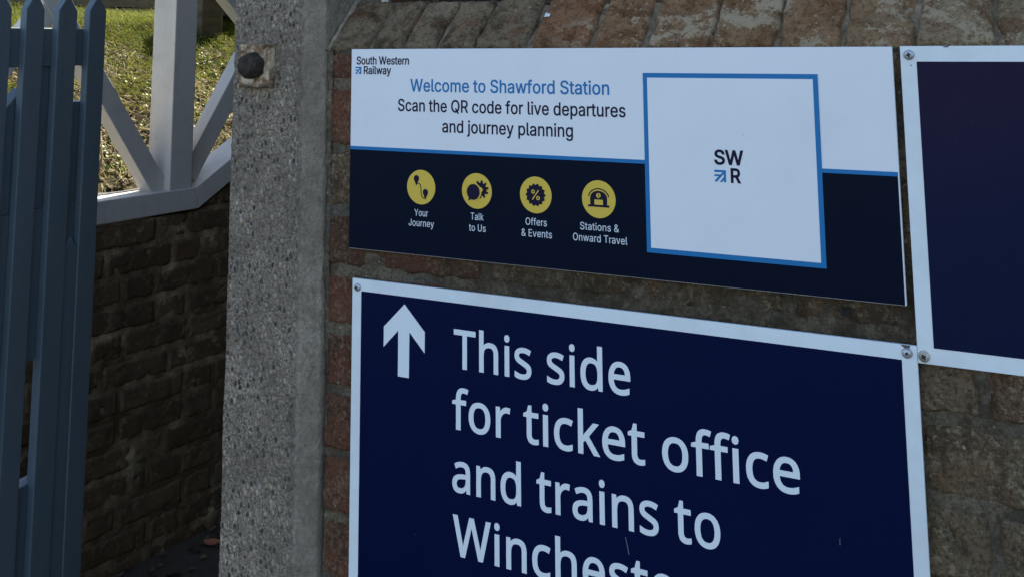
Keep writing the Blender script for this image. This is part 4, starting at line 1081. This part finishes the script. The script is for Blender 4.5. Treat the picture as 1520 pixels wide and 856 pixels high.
for i, (a, b) in enumerate(gaps):
    if i != 1: slat('infill_board', a - .022, b + .022, -.5815, -.3605, -PT - .030, -PT - .004)
    slat('infill_board', a - .022, b + .022, GB, -.8005, -PT - .030, -PT - .004)
slat('dog_bar', -.0535, -.0190, GB, -.172, -PT, -.0035, tip=.026)
# bolt heads in the pickets over the rails
for (a, b) in pick[:8]:
    for zb in ((.235,) if a < -.2 else ()):
        c = gw((a + b) / 2 - .004, zb, .0)
        bm = bmesh.new()
        bmesh.ops.create_uvsphere(bm, u_segments=10, v_segments=6, radius=.0035)
        for v in bm.verts: v.co = Vector(v.co) * 1.0 + c
        bm_obj('bolt_head', bm, gate_m, gate, smooth=True)

# ------------------------------------------------------------------ signs
INTER = load_font(INTER_DATA)
NOTO = load_font(NOTO_DATA)
white_p = mat_sign('white_sign_print', (.74, .76, .80), .35, amount=.09)
white_b = mat_sign('white_sign_border', (.71, .76, .79), .42, (.30, .28, .24), .32)
navy1 = mat_sign('dark_navy_print', (.0000, .0042, .0165), .34, (.003, .008, .017), .15, .07)
navy2 = mat_sign('deep_blue_print', (.0000, .0042, .0360), .40, (.002, .007, .030), .25, .07)
def mat_blue_purple():
    """blue print that turns purple towards its upper edge, in blotches"""
    m = M('blue_purple_print')
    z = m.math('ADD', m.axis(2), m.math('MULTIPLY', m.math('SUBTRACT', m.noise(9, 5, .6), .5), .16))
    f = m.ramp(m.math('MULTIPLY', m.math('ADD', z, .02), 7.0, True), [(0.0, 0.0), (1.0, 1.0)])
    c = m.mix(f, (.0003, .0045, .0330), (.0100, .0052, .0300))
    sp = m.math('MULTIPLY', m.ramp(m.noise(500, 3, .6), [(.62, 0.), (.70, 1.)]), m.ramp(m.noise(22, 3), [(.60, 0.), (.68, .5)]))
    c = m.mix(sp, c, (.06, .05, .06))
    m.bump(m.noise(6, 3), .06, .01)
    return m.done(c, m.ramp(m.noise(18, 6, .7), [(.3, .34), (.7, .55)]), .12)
navy3 = mat_blue_purple()
blue = mat_plain('bright_blue_print', (.010, .160, .40), .35, .2)
ink = mat_plain('navy_ink', (.008, .006, .028), .38, .12)
yellow = mat_plain('yellow_print', (.66, .46, .055), .38, .4)
whtxt = mat_plain('white_lettering', (.66, .70, .76), .38, .4)
letter2 = mat_plain('pale_blue_white_lettering', (.71, .76, .80), .4, .4)
backing = mat_plain('aluminium_sheet_edge', (.50, .51, .53), .45, .5, .1, 20)

def rect(x0, x1, z0, z1): return [(x0, z0), (x1, z0), (x1, z1), (x0, z1)]
def panel(name, x0, x1, z0, z1, y0, y1, mat, parent, bev=.0006):
    bm = bmesh.new()
    box(bm, (x0, y0, z0), (x1, y1, z1))
    return bm_obj(name, bm, mat, parent, bevel=bev)

# ---- upper sign
H = .2223
s1 = empty('information_sign', (.3, .003, H / 2), label='white and navy information sign with welcome heading and four yellow icons', cat='sign')
pan = panel('panel', 0, .6, 0, H, 0.0, .004, white_p, s1)
Y = 0.0
flat('navy_field', [rect(.0003, .5988, .0005, .1091)], Y, navy1, s1)
flat('blue_line', [rect(.0003, .5990, .1091, .1128)], Y, blue, s1)
X0, X1, Z0, Z1 = .3608, .5331, .1975 - .1723, .1975
flat('blue_frame', [rect(X0, X1, Z0, Z1)], Y - .0003, blue, s1)
flat('white_square', [rect(X0 + .0046, X1 - .0046, Z0 + .0046, Z1 - .0046)], Y - .0006, white_p, s1)
def emblem(x, z, w_, h_, y, parent):
    P = lambda pts: [(x + u * w_, z + v * h_) for u, v in pts]
    cs = [P([(0, .82), (.82, .82), (.82, 0), (1, 0), (1, 1), (0, 1)]),
          P([(.0, .10), (.10, 0), (.20, .03), (.90, .78), (.80, .90)]),
          P([(0, .47), (.42, .47), (.58, .63), (0, .63)]),
          P([(.45, 0), (.64, 0), (.88, .27), (.88, .50)])]
    cs = [c if sum(c[i][0] * c[(i + 1) % len(c)][1] - c[(i + 1) % len(c)][0] * c[i][1] for i in range(len(c))) > 0 else c[::-1] for c in cs]
    return flat('arrow_emblem', cs, y, blue, parent)
text('operator_name', INTER, 'South Western', .0076, .0802, .2047, .0092, Y, ink, s1, 14)
text('operator_name', INTER, 'Railway', .0179, .0559, .1938, .0092, Y, ink, s1, 14)
emblem(.0060, .1938, .0083, .0083, Y, s1)
text('heading', INTER, 'Welcome to Shawford Station', .0822, .3239, .1752, .0139, Y, blue, s1, 10, 4)
text('instruction', INTER, 'Scan the QR code for live departures', .0658, .3412, .1534, .0134, Y, ink, s1, 9, 4)
text('instruction', INTER, 'and journey planning', .1245, .2826, .1318, .0134, Y, ink, s1, 9, 4)
text('monogram', INTER, 'SW', .4319, .4605, .1118, .0140, Y - .0009, ink, s1, 22)
text('monogram', INTER, 'R', .4476, .4575, .0954, .0138, Y - .0009, ink, s1, 22)
emblem(.4317, .0957, .0112, .0112, Y - .0009, s1)
for s, a, b, z in (('Your', .0890, .1066, .0414), ('Journey', .0815, .1144, .0305), ('Talk', .1608, .1766, .0422), ('to Us', .1587, .1792, .0306), ('Offers', .2270, .2516, .0416),
                   ('& Events', .2221, .2573, .0302), ('Stations &', .2893, .3316, .0416), ('Onward Travel', .2812, .3403, .0304)):
    text('caption', INTER, s, a, b, z, .0072, Y - .0003, whtxt, s1, 0, 12)
RI = .0184
def icon(cx, draw):
    cz = .0722
    ic = flat('icon', [circle(cx, cz, RI, 56)], Y - .0003, yellow, s1)
    draw(cx, cz, ic)
IY = Y - .0006
def pin(x, z, r):
    c = [(x + r * math.cos(a), z + r * 1.05 * math.sin(a)) for a in [R(-35) + R(250) * i / 20 for i in range(21)]]
    return c + [(x, z - r * 2.3)]
def d_journey(x, z, ic):
    pts = []
    for i in range(25):
        t = i / 24
        pts.append((x - .0052 + .0104 * t + .0010 * math.sin(2 * math.pi * t * 1.0) * (1 if t < .5 else 1), z + .0030 - .0150 * (0.5 - .5 * math.cos(math.pi * t)) + .0005))
    pts = [(x - .0052, z + .0036), (x - .0030, z + .0036), (x - .0012, z + .0030), (x - .0003, z + .0012), (x + .0000, z - .0020), (x + .0001, z - .0060), (x + .0008, z - .0092), (x + .0026, z - .0112), (x + .0050, z - .0116)]
    flat('map_pins', [pin(x - .0060, z + .0090, .0034), pin(x + .0058, z - .0052, .0034), stroke(pts, .0009)], IY, ink, ic)
def gear(x, z, r0, r1, n_, ph=0):
    c = []
    for i in range(n_):
        for f, r in ((-.30, r0), (-.20, r1), (.20, r1), (.30, r0)):
            a = ph + 2 * math.pi * (i + f) / n_
            c.append((x + r * math.cos(a), z + r * math.sin(a)))
    return c
def d_talk(x, z, ic):
    g = gear(x + .0052, z + .0018, .0070, .0094, 10, .2)
    flat('gear', [g], IY, ink, ic)
    flat('gear_hub', [circle(x + .0048, z + .0014, .0027, 24)], IY - .0003, yellow, ic)
    flat('bubble_outline', [circle(x - .0034, z - .0012, .0093, 36)], IY - .0005, yellow, ic)
    a0 = [R(250) + R(335) * i / 32 for i in range(33)]
    c = [(x - .0038 + .0080 * math.cos(a), z - .0012 + .0083 * math.sin(a)) for a in a0] + [(x - .0098, z - .0104)]
    flat('speech_bubble', [c], IY - .0007, ink, ic)
def d_offer(x, z, ic):
    c = []
    for i in range(96):
        a = 2 * math.pi * i / 96
        r = .0108 + .0008 * math.cos(14 * a)
        c.append((x + r * math.cos(a), z + r * math.sin(a)))
    flat('badge', [c], IY, ink, ic)
    ring = lambda px, pz: [circle(px, pz, .0021, 20), circle(px, pz, .0010, 16)[::-1]]
    flat('percent_symbol', ring(x - .0028, z + .0032) + ring(x + .0030, z - .0030) + [stroke([(x - .0036, z - .0048), (x + .0036, z + .0048)], .0011)[::-1]], IY - .0003, yellow, ic)
def d_station(x, z, ic):
    hall = [(x - .0092, z - .0058)] + [(x - .0092 * math.cos(math.pi * i / 20), z + .0010 + .0072 * math.sin(math.pi * i / 20)) for i in range(21)] + [(x + .0092, z - .0058)]
    arch = stroke([(x - .0112 * math.cos(math.pi * (.06 + .88 * i / 20)), z + .0008 + .0094 * math.sin(math.pi * (.06 + .88 * i / 20))) for i in range(21)], .0011)
    flat('station_hall', [hall[::-1], arch[::-1] if False else arch, rect(x - .0116, x + .0116, z - .0076, z - .0056)], IY, ink, ic)
    flat('clock_face', [circle(x, z + .0036, .0024, 24), rect(x - .0044, x + .0048, z - .0054, z - .0004)], IY - .0003, yellow, ic)
    flat('clock_hands', [stroke([(x, z + .0054), (x, z + .0034), (x + .0012, z + .0024)], .0006)], IY - .0006, ink, ic)
for cx, d in ((.0975, d_journey), (.1684, d_talk), (.2391, d_offer), (.3103, d_station)): icon(cx, d)

# ---- screws
steel = mat_plain('dull_steel_screw', (.46, .47, .49), .42, .5, .35, 150, .3, 500, .75)
stain = mat_plain('stained_screw', (.42, .38, .32), .55, .4, .4, 140, .5, 400, .4)
hole = mat_plain('screw_recess', (.015, .015, .018), .7)
def screw(parent, x, z, kind='cross', mat=None, r=.0047, rot=0.0):
    bm = bmesh.new()
    lathe(bm, (x, -.0001, z), 1, [(r * 1.0, -.0005), (r * 1.0, .0006), (r * .94, .0013), (r * .78, .0021), (r * .5, .0027), (r * .2, .0029)], 24)
    o = bm_obj('screw', bm, mat or steel, parent, smooth=True)
    if kind == 'cross':
        a, b = r * .46, r * .17
        cs = [(-a, -b), (-b, -b), (-b, -a), (b, -a), (b, -b), (a, -b), (a, b), (b, b), (b, a), (-b, a), (-b, b), (-a, b)]
    else: cs = rect(-r * .27, r * .27, -r * .25, r * .25)
    c, s = math.cos(rot), math.sin(rot)
    flat('recess', [[(x + u * c - v * s, z + u * s + v * c) for u, v in cs]], -.0026, hole, o, .0005)
    return o

# ---- lower direction sign
s2 = empty('direction_sign', (.306, .003, -.25), label='deep blue white-bordered direction sign with white up arrow and large white lettering', cat='sign')
L2, R2, T2, B2 = .0057, .6063, -.0320, -.46
panel('panel', L2, R2, B2, T2, 0.0, .0032, white_b, s2, .0004)
flat('blue_field', [rect(.0184, .5934, B2 + .0127, -.0447)], Y, navy2, s2)
AR = [(.0767, -.0526), (.0496, -.0785), (.0495, -.0997), (.0687, -.0807), (.0687, -.1279), (.0829, -.1279), (.0833, -.0807), (.1030, -.1001), (.1031, -.0784)]
flat('arrow', [AR], Y - .0003, letter2, s2)
NB = 10
CAP = .0394
for s, a, b, z in (('This side', .1398, .3403, -.1102), ('for ticket office', .1379, .5010, -.1708), ('and trains to', .1380, .4258, -.2318)):
    text('lettering', NOTO, s, a, b, z, CAP, Y - .0003, letter2, s2, NB, 16, 573.0)
# the last visible line: 'Winchest' spans .1387 .. .3534, the whole word in proportion
def span(G, s, track):
    pen, lo, hi = 0, 1e9, -1e9
    for ch_ in s:
        adv, gl = G[ch_]
        for c in gl:
            lo = min(lo, c[:, 0].min() + pen); hi = max(hi, c[:, 0].max() + pen)
        pen += adv + track
    return hi - lo
kk = span(NOTO, 'Winchester', 16) / span(NOTO, 'Winchest', 16)
text('lettering', NOTO, 'Winchester', .1387, .1387 + (.3534 - .1387) * kk, -.2932, CAP, Y - .0003, letter2, s2, NB, 16, 573.0)
flat('scratch', [stroke([(.5336, -.1995), (.5334, -.2052)], .0004)], Y - .0003, mat_plain('pale_scratch', (.16, .18, .23), .6), s2)
screw(s2, .0132, -.0411, 'cross', None, .0044, .35)
screw(s2, .5982, -.0386, 'square', None, .0045, .1)
screw(s2, .0130, B2 + .008); screw(s2, .5990, B2 + .008)
tagm = mat_plain('dark_scratch', (.05, .05, .10), .6)
flat('scratch', [stroke([(.3318, -.2385), (.3333, -.2445), (.3351, -.2530)], .00045)], Y - .0003, mat_plain('pale_scratch', (.20, .22, .27), .6), s2)

# ---- right hand sign
s3 = empty('notice_sign', (.9, .003, .09), label='plain blue sign with white border at the right, cut off by the picture edge', cat='sign')
L3, R3, T3, B3 = .6066, 1.205, .2227, -.0457
panel('panel', L3, R3, B3, T3, 0.0, .0032, white_b, s3, .0004)
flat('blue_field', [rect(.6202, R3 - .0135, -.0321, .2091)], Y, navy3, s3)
screw(s3, .6140, .2150, 'cross', None, .0046, .2)
screw(s3, .6119, -.0396, 'cross', stain, .0048, .5)
screw(s3, R3 - .0065, .2150); screw(s3, R3 - .0065, -.0396)
flat('scuff', [stroke([(.6150, .2062), (.6156, .2055)], .0012)], Y, tagm, s3)
flat('scuff', [stroke([(.6432, .2222), (.6450, .2218), (.6475, .2224)], .0010)], Y, tagm, s3)
# a chipped patch by the screw where the coating has come off
flat('chip', [[(.5930, -.0322), (.6010, -.0322), (.6005, -.0345), (.5990, -.0338), (.5962, -.0345), (.5945, -.0335)][::-1]], Y, mat_plain('bare_brown_metal', (.10, .08, .06), .7, .3, .3, 200), s2)
